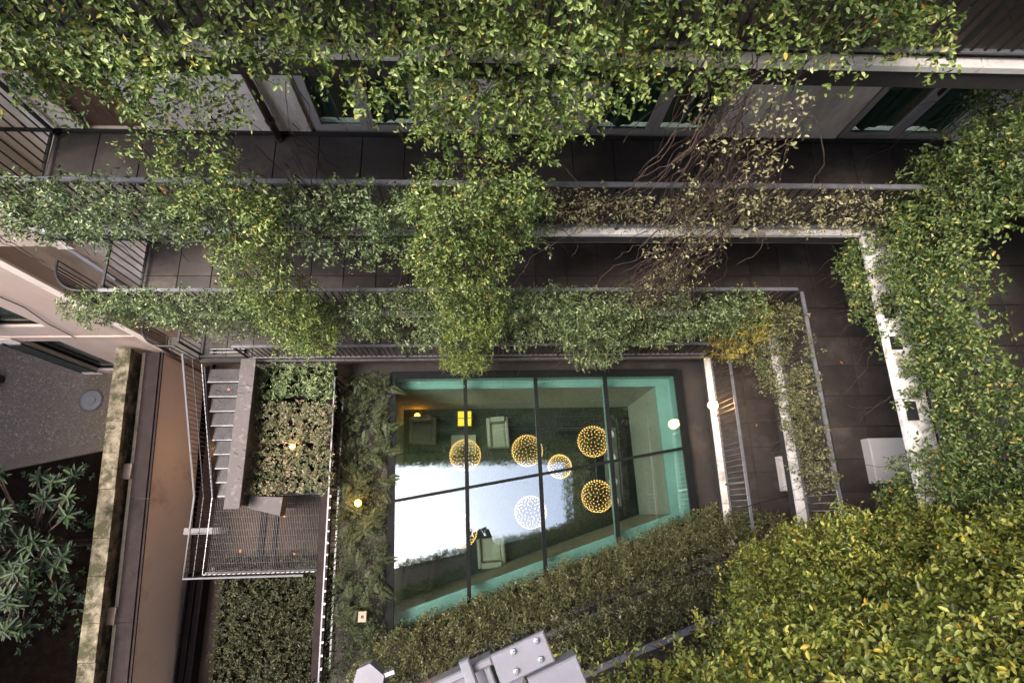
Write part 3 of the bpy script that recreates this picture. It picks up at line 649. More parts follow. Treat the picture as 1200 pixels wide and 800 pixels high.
def tealight(x, y, z, label):
    t = empty('table_lamp', (x, y, z), label, 'lamp')
    MB().lathe([(0.07, 0), (0.07, 0.02), (0.015, 0.03), (0.015, 0.16)], (x, y, z), 12).build('base', 'wire_dark', t)
    MB().lathe([(0.05, 0.16), (0.09, 0.19), (0.07, 0.27), (0.03, 0.30)], (x, y, z), 12).build('shade', 'lamp_orange', t)
tealight(-0.42, -2.0, -1.0, 'little glowing orange lamp on the lobby floor by the slanting wall')
tealight(-1.95, 3.05, -1.0, 'little glowing orange lamp behind the pale lobby armchair')

# ------------------------------------------------------------------ steel stair with landing
st = empty('steel_stair', (-5.95, 3.5, 0), 'grey steel stair with grating treads descending from the balcony to a landing', 'stair')
SX0, SX1 = -6.42, -5.56
NT = 9; y0, y1, z0, z1 = 3.50, 0.62, LV[3] - 0.155, 2.3
gr = MB()
for k in range(22): gr.box(-0.40, 0.40, -0.15 + k * 0.0136, -0.1415 + k * 0.0136, -0.03, 0.0)
for k in range(17): gr.box(-0.40 + k * 0.05, -0.395 + k * 0.05, -0.15, 0.144, -0.028, -0.004)
tm = gr.mesh('tread', 'steel_dark'); nm = MB().box(-0.41, 0.41, -0.175, -0.153, -0.04, 0.006).mesh('nosing', 'rail_grey')
for i in range(NT):
    t = (i + 0.5) / NT; c = ((SX0 + SX1) / 2, y0 + (y1 - y0) * t, z0 + (z1 - z0) * i / (NT - 1))
    tr = piece('tread', tm, c, st); piece('nosing', nm, c, tr)
for x in (SX0 - 0.02, SX1 + 0.02):
    MB().bar((x, y0 + .05, LV[3] - .12), (x, y1 - .05, z1 - .02), 0.02, 0.24).build('stringer', 'steel_dark', st)
# landing grating with its carrier beams
lg = MB(); nb_ = 62
for k in range(nb_): 
    x = SX0 + (k + .5) * (2.52 / nb_); lg.box(x - .004, x + .004, -1.08, 0.60, z1 - .035, z1)
for k in range(12): lg.box(SX0, SX0 + 2.52, -1.06 + k * .148, -1.054 + k * .148, z1 - .03, z1 - .004)
lg.build('landing_grating', 'steel_mid', st)['kind'] = 'stuff'
for x in (-5.25, -4.95): MB().box(x - .05, x + .05, -1.1, 0.62, z1 - .19, z1 - .04).build('carrier_beam', 'steel_dark', st)
for y in (-1.12, 0.64): MB().box(SX0 - .03, -3.88, y - .03, y + .03, z1 - .2, z1 + .004).build('edge_beam', 'steel_dark', st)
MB().box(SX0 - .75, SX0 + .3, -0.25, -0.10, z1 - .36, z1 - .21).build('wall_bracket', 'steel_dark', st)
for x, y in ((SX0 + .05, -1.05), (-3.95, -1.05), (-3.95, .57)):
    MB().box(x - .04, x + .04, y - .04, y + .04, 0.003, z1 - .2).build('post', 'steel_dark', st)
# outer handrail following the flight and the landing
hr = empty('stair_handrail', (SX0, 1.2, 2.3), 'pale grey handrail with thin bars round the stair and its landing', 'handrail')
hx = SX0 - 0.04
A = Vector((hx, 3.55, LV[3])); B = Vector((hx, 0.60, z1)); C2 = Vector((hx, -1.14, z1)); D2 = Vector((-3.9, -1.14, z1))
up = Vector((0, 0, 1.0)); lo = Vector((0, 0, 0.1))
MB().tube([A + up, B + up, C2 + up, D2 + up], 0.026, 8).build('top_rail', 'steel_galv', hr)
MB().tube([A + up * .55, B + up * .55, C2 + up * .55], 0.012, 6).build('middle_rail', 'steel_dark', hr)
MB().tube([A + lo, B + lo, C2 + lo, D2 + lo], 0.014, 6).build('bottom_rail', 'steel_galv', hr)
bm = MB().box(-.006, .006, -.006, .006, 0.1, 0.99).mesh('bar', 'steel_dark')
for a, b in ((A, B), (B, C2), (C2, D2)):
    n = int((b - a).length / 0.11)
    for i in range(n): piece('bar', bm, a.lerp(b, i / n), hr)
# planter wall with wide metal coping
pw = empty('planter_wall', (-5.33, 1.95, 0), 'wide grey metal coping wall running between stair and planters', 'wall')
MB().box(-5.44, -5.22, 0.36, 3.5, 0.003, 3.94).build('wall', 'coping_metal', pw)
for a, b in ((0.28, 2.98), (2.984, 3.62)):
    MB().bbox(-5.50, -5.16, a, b, 3.943, 3.985, .008).build('coping', 'coping_metal', pw)
MB().prism([(-5.155, 0.30), (-4.45, 0.12), (-4.42, 0.52), (-5.155, 0.56)], 3.2, 3.52).build('end_panel', 'coping_metal', pw)
rr = empty('rest_rail', (-5.95, 3.75, LV[3]), 'short pale double rail on the balcony floor at the stair head', 'rail')
for y in (3.82, 3.90): MB().tube([(-6.3, y, LV[3] + .12), (-5.5, y, LV[3] + .12)], .016, 6).build('bar', 'steel_galv', rr)
for x in (-6.25, -5.55): MB().box(x - .012, x + .012, 3.80, 3.92, LV[3] + .003, LV[3] + .104).build('foot', 'steel_dark', rr)
# three planter troughs and their shrubs
rng = random.Random(4)
PL = [(2.88, 3.60), (1.80, 2.58), (0.70, 1.50)]
plabel = ['planter trough nearest the bare balcony railing', 'middle planter trough between stair and beam', 'planter trough above the stair landing']
slabel = ['dense small leaved shrub in the planter nearest the bare balcony railing', 'shrub with pale pinkish dry blooms and a lamp at its edge in the middle planter', 'shrub with whitish blooms in the planter above the stair landing']
for i, (ya, yb) in enumerate(PL):
    t = empty('planter_trough', (-4.4, (ya + yb) / 2, 2.9), 'long dark steel ' + plabel[i], 'planter')
    m = MB(); X0, X1 = -5.2, -3.55
    m.box(X0, X1, ya, ya + .03, 2.9, 3.3); m.box(X0, X1, yb - .03, yb, 2.9, 3.3); m.box(X0, X0 + .03, ya + .03, yb - .03, 2.9, 3.3); m.box(X1 - .03, X1, ya + .03, yb - .03, 2.9, 3.3); m.box(X0 + .03, X1 - .03, ya + .03, yb - .03, 2.9, 2.94)
    m.build('trough', 'steel_dark', t)
    MB().box(X0 + .031, X1 - .031, ya + .031, yb - .031, 2.941, 3.24).build('soil', 'soil', t)
    for x in (X0 + .2, X1 - .2): MB().box(x - .03, x + .03, (ya + yb) / 2 - .03, (ya + yb) / 2 + .03, 0.003, 2.898).build('leg', 'steel_dark', t)
    s = plant('planter_shrub', (-4.4, (ya + yb) / 2, 3.24), slabel[i], 'shrub')
    pol = [(-5.28, ya - .09), (-3.42, ya - .09), (-3.45, yb + .10), (-5.25, yb + .10)]
    curtain('foliage', s, 'leaf_cool' if i == 0 else 'leaf_flower', (0, 0, 3.22), (1, 0, 0), (0, 1, 0), (0, 0, 1), pol, 700, 0.055, 0.42, 40 + i, hole=-1.1, jit=.05, hang=-.1, bulge=.35, wr=.6, spread=.11, detail=False)
    stem_set('stems', s, (0, 0, 3.2), (1, 0, 0), (0, 0, 1), (0, 1, 0), [(-5.2, 3.25), (-3.6, 3.25), (-3.6, 3.5), (-5.2, 3.5)], 20, 60 + i, thick=yb - ya, maxlen=9)
    for o_ in list(s.children):
        if o_.name.startswith('stems'): o_.location.y += ya
# steel beam with white clips and the thin railing beside it
sb = empty('steel_beam', (-3.62, 0, 0), 'long brown steel beam dotted with small white clips beside the landing', 'beam')
def bx(y): return -3.72 + (y - 3.5) * (-0.014)
MB().bar((bx(3.3), 3.3, 2.62), (bx(-3.3), -3.3, 2.62), 0.24, 0.16).build('beam', 'cap_brown', sb)
cm = MB().box(-.035, .035, -.022, .022, 0, .02).mesh('clip', 'led_white')
for i in range(15): y = 0.55 - i * 0.262; piece('clip', cm, (bx(y) + 0.09, y, 2.703), sb)
for y in (2.9, 0.2, -2.6): MB().box(bx(y) - .06, bx(y) + .06, y - .06, y + .06, 0.003, 2.538).build('post', 'steel_dark', sb)
MB().bar((bx(-3.3) + .1, -3.42, 2.62), (-4.35, -3.62, 2.62), .12, .1).build('end_arm', 'bar_black', sb)
a = (bx(3.3) + .24, 3.3); b = (bx(-3.2) + .24, -3.2)
railing('stair_railing', a, b, 2.42, 1.0, 'thin dark railing threaded with twigs beside the brown steel beam', bar_step=.13, mat_top='rail_grey', top_w=.03)

# ------------------------------------------------------------------ left walls along the garden
def tilt_x(y): return (y - 4.36) * (-0.0588)          # the garden walls run slightly askew
mw = empty('mossy_wall', (-8.95, 0.5, 0), 'mossy old stone coping wall along the dark garden', 'wall')
ya, yb = -5.0, 4.25
m = MB(); XA = -9.10
m.prism([(XA + .05 + tilt_x(ya), ya), (XA + .30 + tilt_x(ya), ya), (XA + .30 + tilt_x(yb), yb), (XA + .05 + tilt_x(yb), yb)], 0.0, 2.66)
m.build('wall', 'moss_stone', mw)
rr_ = random.Random(3); y = yb
while y > ya:
    ln = rr_.uniform(0.75, 1.15); yn = max(y - ln, ya); dz = rr_.uniform(-.01, .01); j = rr_.uniform(-.012, .012)
    MB().prism([(XA + j + tilt_x(yn + .01), yn + .01), (XA + j + .37 + tilt_x(yn + .01), yn + .01), (XA + j + .37 + tilt_x(y), y), (XA + j + tilt_x(y), y)], 2.663, 2.80 + dz).build('coping_stone', 'moss_stone', mw)
    y = yn
cw = empty('capped_wall', (-8.2, 0.5, 0), 'pink wall with a double brown metal cap lit warm from the stair', 'wall')
XC = -8.60
m = MB(); m.prism([(XC + .06 + tilt_x(ya), ya), (XC + .38 + tilt_x(ya), ya), (XC + .38 + tilt_x(yb), yb), (XC + .06 + tilt_x(yb), yb)], 0.0, 2.33); m.build('wall', 'plaster_rose', cw)
for x0, x1, z in ((0.0, .20, 2.40), (.205, .37, 2.42), (.375, .43, 2.38)):
    yy = [ya, -2.1, 0.6, yb]
    for q0, q1 in zip(yy[:-1], yy[1:]):
        MB().prism([(XC + x0 + tilt_x(q0 + .008), q0 + .008), (XC + x1 + tilt_x(q0 + .008), q0 + .008), (XC + x1 + tilt_x(q1), q1), (XC + x0 + tilt_x(q1), q1)], 2.333, z).build('cap_sheet', 'cap_brown', cw)
ck = empty('cream_kerb', (-8.66, 0.5, 0), 'narrow cream stone kerb wall behind the black fence', 'wall')
m = MB(); m.prism([(XC - .10 + tilt_x(ya), ya), (XC - .012 + tilt_x(ya), ya), (XC - .012 + tilt_x(yb), yb), (XC - .10 + tilt_x(yb), yb)], 0.0, 2.36); m.build('wall', 'cream_stone', ck)
fn = railing('garden_fence', (XC - .22 + tilt_x(4.1), 4.1), (XC - .22 + tilt_x(-4.9), -4.9), 1.0, 1.32, 'black barred fence in the slot beside the mossy wall', bar_step=.13, mat_top='bar_black', top_w=.035)
for i, (y, txt) in enumerate(((1.25, 'small pink stone block bridging the fence slot under the gravel court edge'), (-1.95, 'small pink stone block bridging the fence slot farther along the garden'))):
    p = empty('stone_block', (XC - .28, y, 2.3), txt, 'block')
    MB().prism([(XC - .42 + tilt_x(y), y - .18), (XC - .02 + tilt_x(y), y - .18), (XC - .02 + tilt_x(y), y + .18), (XC - .42 + tilt_x(y), y + .18)], 1.0, 2.45).build('block', 'plaster_pink', p)
gt = empty('roof_gutter', (-7.45, -3.3, 0.3), 'dark leaf filled gutter at the foot of the pink wall below the landing', 'gutter')
m = MB(); m.box(-7.7, -7.28, -5.0, -1.25, 0.30, 0.34); m.box(-7.7, -7.66, -5.0, -1.25, 0.343, 0.46); m.box(-7.32, -7.28, -5.0, -1.25, 0.343, 0.46); m.box(-7.52, -7.49, -5.0, -1.25, 0.343, 0.44); m.box(-7.68, -7.30, -5.0, -1.25, 0.003, 0.297); m.build('channel', 'cap_brown', gt)
# manholes, pots, box
for i, (x, y, r, txt) in enumerate(((-11.3, 3.5, .30, 'round grey drain cover set in the gravel'), (-10.45, 3.15, .20, 'smaller round grey drain cover close to the mossy wall'))):
    t = empty('drain_cover', (x, y, 0.0), txt, 'drain cover')
    MB().lathe([(r, 0.0), (r, 0.035), (r * .93, 0.04), (r * .90, .03), (r * .45, .03), (r * .42, .045), (.01, .045)], (x, y, 0.003), 28).build('cover', 'manhole_grey', t)
    MB().lathe([(r * 1.12, 0.0), (r * 1.12, 0.02), (r * 1.02, .02), (r * 1.02, 0.0)], (x, y, 0.002), 28).build('rim', 'bar_black', t)
kb = [(-30, -1.75), (-10.65, 2.05), (-9.2, 2.35), (-9.2, 2.53), (-10.68, 2.24), (-30, -1.56)]
struct('kerb_strip', MB().prism(kb, -0.3, 0.05), 'gravel_base')
ub = empty('bright_panel_box', (-9.35, 3.3, 0), 'white box standing in for a light panel seen through the black fence', 'box')  # white painted box stands in for a bright light panel behind the fence
ub.location = (-8.86, 2.75, 0); WLOC[ub.name] = Vector((-8.86, 2.75, 0))
MB().bbox(-8.95, -8.77, 2.45, 3.05, 0.9, 1.6, .02).build('body', 'white_paint', ub); MB().box(-8.93, -8.79, 2.5, 3.0, 0.0, .897).build('plinth', 'cream_stone', ub)
# pebbles on the court
rng = np.random.default_rng(5); n = 9000
px = rng.uniform(-15, -8.9, n); py = rng.uniform(1.2, 6.5, n); ok = inside(gp, px, py) & (py > (px + 10.65) * 0.196 + 2.35); px = px[ok]; py = py[ok]; n = len(px)
oct_v = np.array([(1, 0, 0), (-1, 0, 0), (0, 1, 0), (0, -1, 0), (0, 0, .7), (0, 0, -.3)]); oct_f = np.array([(0, 2, 4), (2, 1, 4), (1, 3, 4), (3, 0, 4)])
rs = rng.uniform(.012, .032, n); ang = rng.uniform(0, 6.28, n); cs, sn = np.cos(ang), np.sin(ang)
V = np.empty((n, 6, 3)); q = oct_v[None] * rs[:, None, None] * rng.uniform(.7, 1.3, (n, 1, 3))
V[:, :, 0] = px[:, None] + q[:, :, 0] * cs[:, None] - q[:, :, 1] * sn[:, None]; V[:, :, 1] = py[:, None] + q[:, :, 0] * sn[:, None] + q[:, :, 1] * cs[:, None]; V[:, :, 2] = .004 + q[:, :, 2]
F = (np.arange(n)[:, None, None] * 6 + oct_f[None]).reshape(-1, 3)
me = bpy.data.meshes.new('gravel'); me.from_pydata(V.reshape(-1, 3).tolist(), [], F.tolist()); me.materials.append(MATS['pebble'])
g = bpy.data.objects.new('gravel', me); col.objects.link(g); place(g, (0, 0, 0)); tag(g, 'loose brown grey gravel spread over the court', 'gravel', kind='stuff')
def pot_plant(x, y, r, h, label, seed):
    t = empty('potted_plant', (x, y, 0), label, 'plant')
    MB().lathe([(r * .7, 0), (r, h), (r * 1.06, h), (r * 1.06, h + .03), (r * .92, h + .03), (r * .9, h - .03)], (x, y, 0.003), 18).build('pot', 'bar_black', t)
    curtain('foliage', t, 'leaf_bright', (x, y, h + .02), (1, 0, 0), (0, 1, 0), (0, 0, 1), [(-r, -r), (r, -r), (r, r), (-r, r)], 420, .1, .25, seed, hole=-2, jit=.03, hang=-.4, detail=False)
pot_plant(-13.95, 4.15, .17, .35, 'small green plant in a round black pot on the gravel', 71)
gb = empty('garden_bench', (-14.0, 5.55, 0), 'dark slatted garden bench against the house on the gravel', 'bench')
for k in range(4): MB().box(-14.7, -13.3, 5.25 + k * .12, 5.34 + k * .12, .42, .45).build('slat', 'bar_black', gb)
for k in range(3): MB().box(-14.7, -13.3, 5.76, 5.79, .58 + k * .12, .67 + k * .12).build('back_slat', 'bar_black', gb)
for x in (-14.6, -13.4):
    for y in (5.28, 5.66): MB().box(x - .025, x + .025, y - .025, y + .025, .003, .418).build('leg', 'bar_black', gb)
    MB().box(x - .025, x + .025, 5.73, 5.757, .003, .95).build('leg', 'bar_black', gb)

# ------------------------------------------------------------------ lamps
def globe_lamp(name, x, y, z, r, mat, label, power, colr, arm):
    t = empty(name, (x, y, z), label, 'lamp')
    MB().sphere((x, y, z), r, 16, 10).build('globe', mat, t, smooth=True)
    MB().bar((x, y, z), arm, .03, .03).build('arm', 'bar_black', t)
    MB().lathe([(.05, -.012), (.05, .012)], arm, 12).build('mount', 'bar_black', t)
    ld = bpy.data.lights.new('glow', 'POINT'); ld.energy = power; ld.color = colr; ld.shadow_soft_size = r * 1.15
    lo_ = bpy.data.objects.new('glow', ld); col.objects.link(lo_); place(lo_, (x, y, z + r + .08), t)
globe_lamp('globe_lamp', 5.50, 2.38, 3.98, .115, 'lamp_warm', 'bright warm globe lamp on the white ledge of the side wing', 2.6, (1, .55, .2), (5.60, 2.38, 3.715))
globe_lamp('garden_lamp', -2.86, 0.37, 2.98, .08, 'lamp_orange', 'small glowing orange lamp in the fern bed beside the glass roof', 5.0, (1, .50, .12), (-2.86, 0.37, 2.43))
globe_lamp('planter_lamp', -4.31, 1.64, 3.52, .055, 'lamp_warm', 'small warm lamp between the middle planters', .6, (1, .66, .32), (-4.31, 1.64, 3.0))
globe_lamp('stair_lamp', -5.53, 0.85, 3.35, .07, 'lamp_orange', 'glowing lamp fixed under the wide metal coping beside the stair', .9, (1, .55, .20), (-5.45, 0.85, 3.35))
globe_lamp('passage_lamp', -6.25, 1.9, 1.4, .06, 'lamp_orange', 'warm lamp below the landing grating washing the pink wall', 4.0, (1, .55, .25), (-6.25, 1.9, 1.7))
so = empty('wall_socket', (-2.62, -2.05, 2.42), 'small white square outlet box in the fern bed beside the glass roof', 'outlet')
MB().bbox(-2.71, -2.53, -2.16, -1.94, 2.95, 3.05, .01).build('box', 'cream_stone', so); MB().box(-2.65, -2.59, -2.08, -2.02, 3.053, 3.058).build('socket', 'bar_black', so); MB().box(-2.64, -2.60, -2.07, -2.03, 2.423, 2.948).build('post', 'bar_black', so)
cb = MB(); pts = []
for i in range(25):
    t = i / 24; pts.append(Vector((5.52, 0.05, 4.80)).lerp(Vector((7.72, 0.55, 5.3)), t) + Vector((0, 0, -.18 * 4 * t * (1 - t))))
o_ = cb.tube(pts, .014, 5).build('hanging_cable', 'bar_black'); tag(o_, 'thin black cable strung across the side wing terraces', 'cable')

# ------------------------------------------------------------------ lift platform near the camera
lp = empty('lift_platform', (0.0, -0.6, 14.5), 'pale grey painted lift head with bolts and a louvred box', 'lift')
UX = Vector((0.93, 0.36, 0)).normalized(); UY = Vector((-UX.y, UX.x, 0)); PO = Vector((0.22, -0.43, 14.6))
def lpt(a, b, z=0): return PO + UX * a + UY * b + Vector((0, 0, z))
def lbox(name, mat, a0, a1, b0, b1, z0, z1, bev=.006, parent=lp):
    m = MB().bbox(a0, a1, b0, b1, z0, z1, bev); m.v = [tuple(lpt(*v)) for v in m.v]; return m.build(name, mat, parent)
lbox('top_plate', 'lift_grey', -0.20, 0.02, -0.115, 0.0, -0.03, 0.0)
lbox('front_beam', 'lift_grey', -0.62, -0.202, -0.035, -0.005, -0.12, -0.015)
lbox('side_arm', 'lift_grey', -0.10, 0.10, -0.75, -0.118, -0.07, 0.03)
lbox('tray', 'lift_grey', -0.62, -0.21, -0.30, -0.037, -0.14, -0.11)
lbox('rib', 'lift_grey', -0.24, -0.215, -0.16, -0.036, -0.10, -0.02)
lbox('strut', 'lift_grey', -0.315, -0.275, -0.33, 0.03, -0.013, 0.03)
lbox('cover', 'lift_grey', -0.19, -0.11, -0.22, -0.118, -0.10, -0.005, .02)
gx = lbox('louvre_box', 'lift_grey', -0.36, -0.195, -0.36, -0.165, -0.108, -0.03)
for k in range(13):
    lbox('louvre', 'bolt_steel', -0.35 + k * .0118, -0.345 + k * .0118, -0.35, -0.185, -0.029, -0.022, .001, gx)
for a, b in ((-.02, -.02), (-.115, -.02), (-.03, -.085), (-.13, -.085)):
    m = MB().lathe([(.012, 0), (.012, .012), (.006, .0125), (.006, .022)], lpt(a, b, .001), 6); m.build('bolt', 'bolt_steel', lp)
m = MB(); cp = [lpt(-.30, -.36, -.02), lpt(-.24, -.22, .02), lpt(-.17, -.20, .02), lpt(-.12, -.25, .0), lpt(-.11, -.4, -.03)]
m.tube(cp, .007, 6).build('cable', 'cable_orange', lp, smooth=True)
m = MB(); cp = [lpt(-.33, -.36, -.02), lpt(-.25, -.20, .03), lpt(-.17, -.18, .03), lpt(-.105, -.24, .02), lpt(-.09, -.4, -.03)]
m.tube(cp, .007, 6).build('cable', 'white_paint', lp, smooth=True)
m = MB().prism([(-.53, -.78), (-.40, -.78), (-.36, -.555), (-.415, -.512), (-.46, -.53)], 14.52, 14.60); m.build('side_bracket', 'lift_grey', lp)
m = MB().tube([(-.375, -.56, 14.58), (-.325, -.545, 14.58)], .013, 6); m.build('bolt', 'bolt_steel', lp)
MB().box(-.55, .5, -2.62, -.80, 14.36, 14.46).build('boom', 'lift_grey', lp)

# ------------------------------------------------------------------ vines
ZV = (0, 0, 1)
def vine_main(label, mat, y, poly, dens, seed, loc_x, group=None, stems=30, **kw):
    zs = max(q[1] for q in poly)
    t = plant('climbing_vine', (loc_x, RAILY, zs), label, 'vine', group)
    curtain('foliage', t, mat, (0, y, 0), (1, 0, 0), ZV, (0, -1, 0), poly, dens, seed=seed, **kw)
    if stems: stem_set('stems', t, (0, y + 0.02, 0), (1, 0, 0), ZV, (0, -1, 0), poly, stems, seed + 500, thick=kw.get('thick', .3) * .8)
    return t
P_L0 = [(-6.0,14.85),(2.85,14.95),(3.1,14.3),(3.35,13.95),(3.73,13.69),(3.12,13.65),(2.54,13.46),(2.1,13.6),(1.82,13.34),(1.32,13.17),(1.04,12.98),(0.66,12.65),(-0.47,12.87),(-0.93,13.09),(-1.34,13.27),(-2.01,13.41),(-2.35,13.11),(-2.99,12.97),(-3.27,12.74),(-3.53,12.79),(-3.76,12.9),(-3.89,13.1),(-4.29,13.29),(-6.0,13.19)]
P_COLL = [(-2.77,13.14),(-1.82,13.21),(-2.23,12.53),(-2.17,12.08),(-2.21,11.21),(-2.39,10.14),(-2.5,8.5),(-2.56,6.79),(-3.02,5.88),(-3.74,6.01),(-3.7,7.52),(-3.54,9.32),(-3.32,10.37),(-3.28,11.19),(-3.06,12.0),(-2.99,12.63)]
P_COLC = [(-0.55,13.2),(0.84,13.24),(0.72,12.47),(0.73,11.68),(0.54,10.4),(0.37,9.01),(0.37,6.99),(-0.03,4.24),(-0.54,3.86),(-0.8,5.94),(-0.6,7.91),(-0.72,9.01),(-1.05,9.89),(-0.66,11.41),(-0.47,12.57)]
P_COL2 = [(1.04,8.3),(2.66,8.3),(2.79,6.95),(3.04,5.21),(2.83,4.1),(2.27,4.3),(1.73,5.88)]
P_L1 = [(-6.3,11.55),(-5.24,11.5),(-4.09,11.5),(-3.29,11.42),(-2.18,11.35),(-1.32,11.45),(-0.58,11.38),(0.77,11.4),(1.0,10.34),(0.45,10.17),(-0.95,9.79),(-1.63,9.91),(-2.53,10.26),(-4.16,10.2),(-5.36,10.28),(-6.27,10.41)]
P_L1D = [(0.77,11.3),(4.91,11.3),(5.48,10.6),(3.0,10.5),(0.89,10.55)]
P_L2 = [(-6.74,8.3),(-6.04,8.3),(-5.74,8.3),(-4.35,8.28),(-2.79,8.2),(-1.11,8.3),(0.81,8.35),(2.8,8.3),(4.9,8.25),(5.7,6.48),(4.22,6.0),(3.62,5.8),(2.52,5.9),(1.39,5.9),(0.33,5.8),(-1.59,6.0),(-2.58,6.76),(-3.04,5.6),(-3.9,5.6),(-4.9,6.6),(-6.08,6.9),(-6.9,7.4)]
P_DRY = [(1.72,13.53),(2.71,13.47),(2.95,12.65),(3.01,11.63),(3.23,10.42),(3.15,9.0),(2.66,8.08),(2.35,9.0),(2.32,10.41),(2.24,11.62),(2.02,12.63)]
vine_main('thick bright green vine overhanging the top balcony railing', 'leaf_bright', 3.62, P_L0, 480, 11, 0, thick=.5, hole=-.62, hfreq=3.4, stems=110, size=.056, spread=.13)
vine_main('green vine column falling past the rain pipe', 'leaf_bright', 3.46, P_COLL, 330, 12, -2.4, thick=.42, hole=-.45, hfreq=3.2, stems=60, size=.052)
vine_main('long green vine column tapering down to the glass roof', 'leaf_bright', 3.46, P_COLC, 360, 13, 0.1, thick=.45, hole=-.5, hfreq=3.2, stems=60, size=.052)
vine_main('short green vine tongue hanging over the bare balcony railing', 'leaf_cool', 3.46, P_COL2, 230, 14, 2, thick=.3, hole=-.6, stems=20)
vine_main('cool green vine hedge on the balcony railing in front of the glazed doors', 'leaf_cool', 3.66, P_L1, 420, 15, -2.5, thick=.38, hole=-.68, hfreq=3.0, stems=50, size=.054)
vine_main('pale withered vine on the same railing near the side wing', 'leaf_dry', 3.66, P_L1D, 330, 16, 3, thick=.25, hole=-.5, stems=70, size=.05, k=5)
vine_main('dusty green vine hedge on the railing one storey below the glazed doors', 'leaf_cool', 3.66, P_L2, 340, 17, 0, thick=.38, hole=-.55, hfreq=3.0, stems=60, size=.056)
t = vine_main('bare brown vine stems with few pale leaves hanging across two balconies', 'leaf_dry', 3.44, P_DRY, 190, 18, 2.3, thick=.3, hole=-.35, stems=0, size=.052, k=4)
stem_set('bare_stems', t, (0, 3.46, 0), (1, 0, 0), ZV, (0, -1, 0), P_DRY, 210, 77, thick=.3, r=.006, step=.08, wander=.4, maxlen=34)
stem_set('bare_stems', t, (0, 3.6, 0), (1, 0, 0), ZV, (0, -1, 0), [(-2.1, 12.4), (-1.5, 12.6), (-1.5, 10.6), (-2.2, 10.4)], 40, 78, thick=.3, r=.005, maxlen=16)
# side wing
def vine_side(label, mat, x, poly, dens, seed, loc, stems=30, **kw):
    t = plant('climbing_vine', loc, label, 'vine')
    curtain('foliage', t, mat, (x, 0, 0), (0, 1, 0), ZV, (-1, 0, 0), poly, dens, seed=seed, **kw)
    if stems: stem_set('stems', t, (x - .02, 0, 0), (0, 1, 0), ZV, (-1, 0, 0), poly, stems, seed + 500, thick=kw.get('thick', .3) * .8)
    return t
P_R1 = [(5.0,13.3),(4.9,14.8),(3.4,14.3),(2.75,12.6),(2.77,11.8),(2.5,11.65),(2.06,11.6),(1.43,11.6),(0.9,11.8),(-0.4,11.8),(-0.48,10.16),(-0.3,8.88),(0.22,9.33),(0.72,10.4),(1.25,10.2),(1.54,10.2),(2.3,9.9),(2.76,9.5),(3.23,9.4),(3.79,9.7),(3.92,10.7),(4.02,11.6),(4.31,12.26)]
P_R2 = [(4.1,5.2),(3.6,7.4),(3.25,8.4),(2.65,8.3),(2.55,8.2),(2.04,8.1),(0.96,8.1),(0.24,8.1),(0.21,7.32),(1.25,7.1),(2.1,6.75),(2.77,6.08),(3.25,4.97),(3.8,4.6)]
vine_side('broad glossy green vine covering the upper terrace railing of the side wing', 'leaf_deep', 5.69, P_R1, 520, 21, (5.4, 2, 11.3), thick=.45, hole=-.9, hfreq=3.0, size=.056)
vine_side('sparse olive vine trailing along the middle terrace railing of the side wing', 'leaf_olive', 5.66, P_R2, 330, 22, (5.5, 2, 8.1), thick=.25, hole=-.45, stems=60)
P_G = [(3.1, 7.9), (4.0, 7.6), (4.0, 5.6), (3.3, 4.9), (2.7, 6.3)]
vine_side('golden yellow leaved vine tuft in the corner above the globe lamp', 'leaf_gold', 5.30, P_G, 170, 23, (5.3, 3.4, 7.5), thick=.3, hole=-.3, stems=15)
# oblique wing
def vine_front(label, mat, off, poly, dens, seed, lean=0.0, stems=30, z0=0, **kw):
    t = plant('climbing_vine', fpt(0, 0, max(q[1] for q in poly) + z0), label, 'vine')
    p = fpt(0, off, z0); v = Vector((0, 0, 1)) - FN * lean
    nn = FU.cross(v.normalized()) * -1
    if nn.dot(FN) < 0: nn = -nn
    curtain('foliage', t, mat, p, FU, v, nn, poly, dens, seed=seed, **kw)
    if stems: stem_set('stems', t, p, FU, v, nn, poly, stems, seed + 500, thick=kw.get('thick', .3) * .8)
    return t
P_F1 = [(-2.0,11.7),(-2.0,10.7),(-0.75,10.9),(0.04,11.18),(0.69,10.17),(1.3,9.2),(1.91,8.5),(2.89,8.5),(2.9,9.6),(3.42,10.0),(4.6,10.1),(4.6,13.6),(0.92,13.86),(-0.6,12.6)]
P_F2 = [(-3.6,8.0),(-2.36,7.0),(-1.28,6.4),(-0.18,6.0),(0.75,6.1),(2.32,6.1),(3.94,6.18),(4.44,7.25),(4.3,8.0),(2.8,8.05),(2.0,7.9),(1.2,8.1),(0.2,7.95),(-0.93,8.1),(-2.5,8.2)]
P_F3 = [(-5.3,3.0),(-5.04,1.9),(-4.79,0.9),(-4.38,-0.02),(-3.6,-0.1),(-2.9,0.1),(-2.56,0.0),(-0.61,0.1),(1.25,0.1),(3.34,-0.05),(4.2,0.3),(4.4,2.3),(3.58,2.4),(2.72,2.2),(1.01,2.35),(0.01,2.25),(-1.12,2.4),(-2.48,2.5),(-3.4,2.7)]
vine_front('bright yellow green vine mound on the upper railing of the oblique wing', 'leaf_yellow', 0.25, P_F1, 500, 31, thick=.65, hole=-.85, hfreq=3.0, stems=110, size=.056, spread=.15)
vine_front('brownish thinning vine on the middle railing of the oblique wing', 'leaf_olive', -0.05, P_F2, 400, 32, thick=.42, hole=-.7, stems=130)
vine_front('dark green hedge creeping along the slanting edge of the glass roof', 'leaf_olive', 0.60, P_F3, 420, 33, lean=.24, z0=2.62, thick=.3, hole=-.9, stems=50)
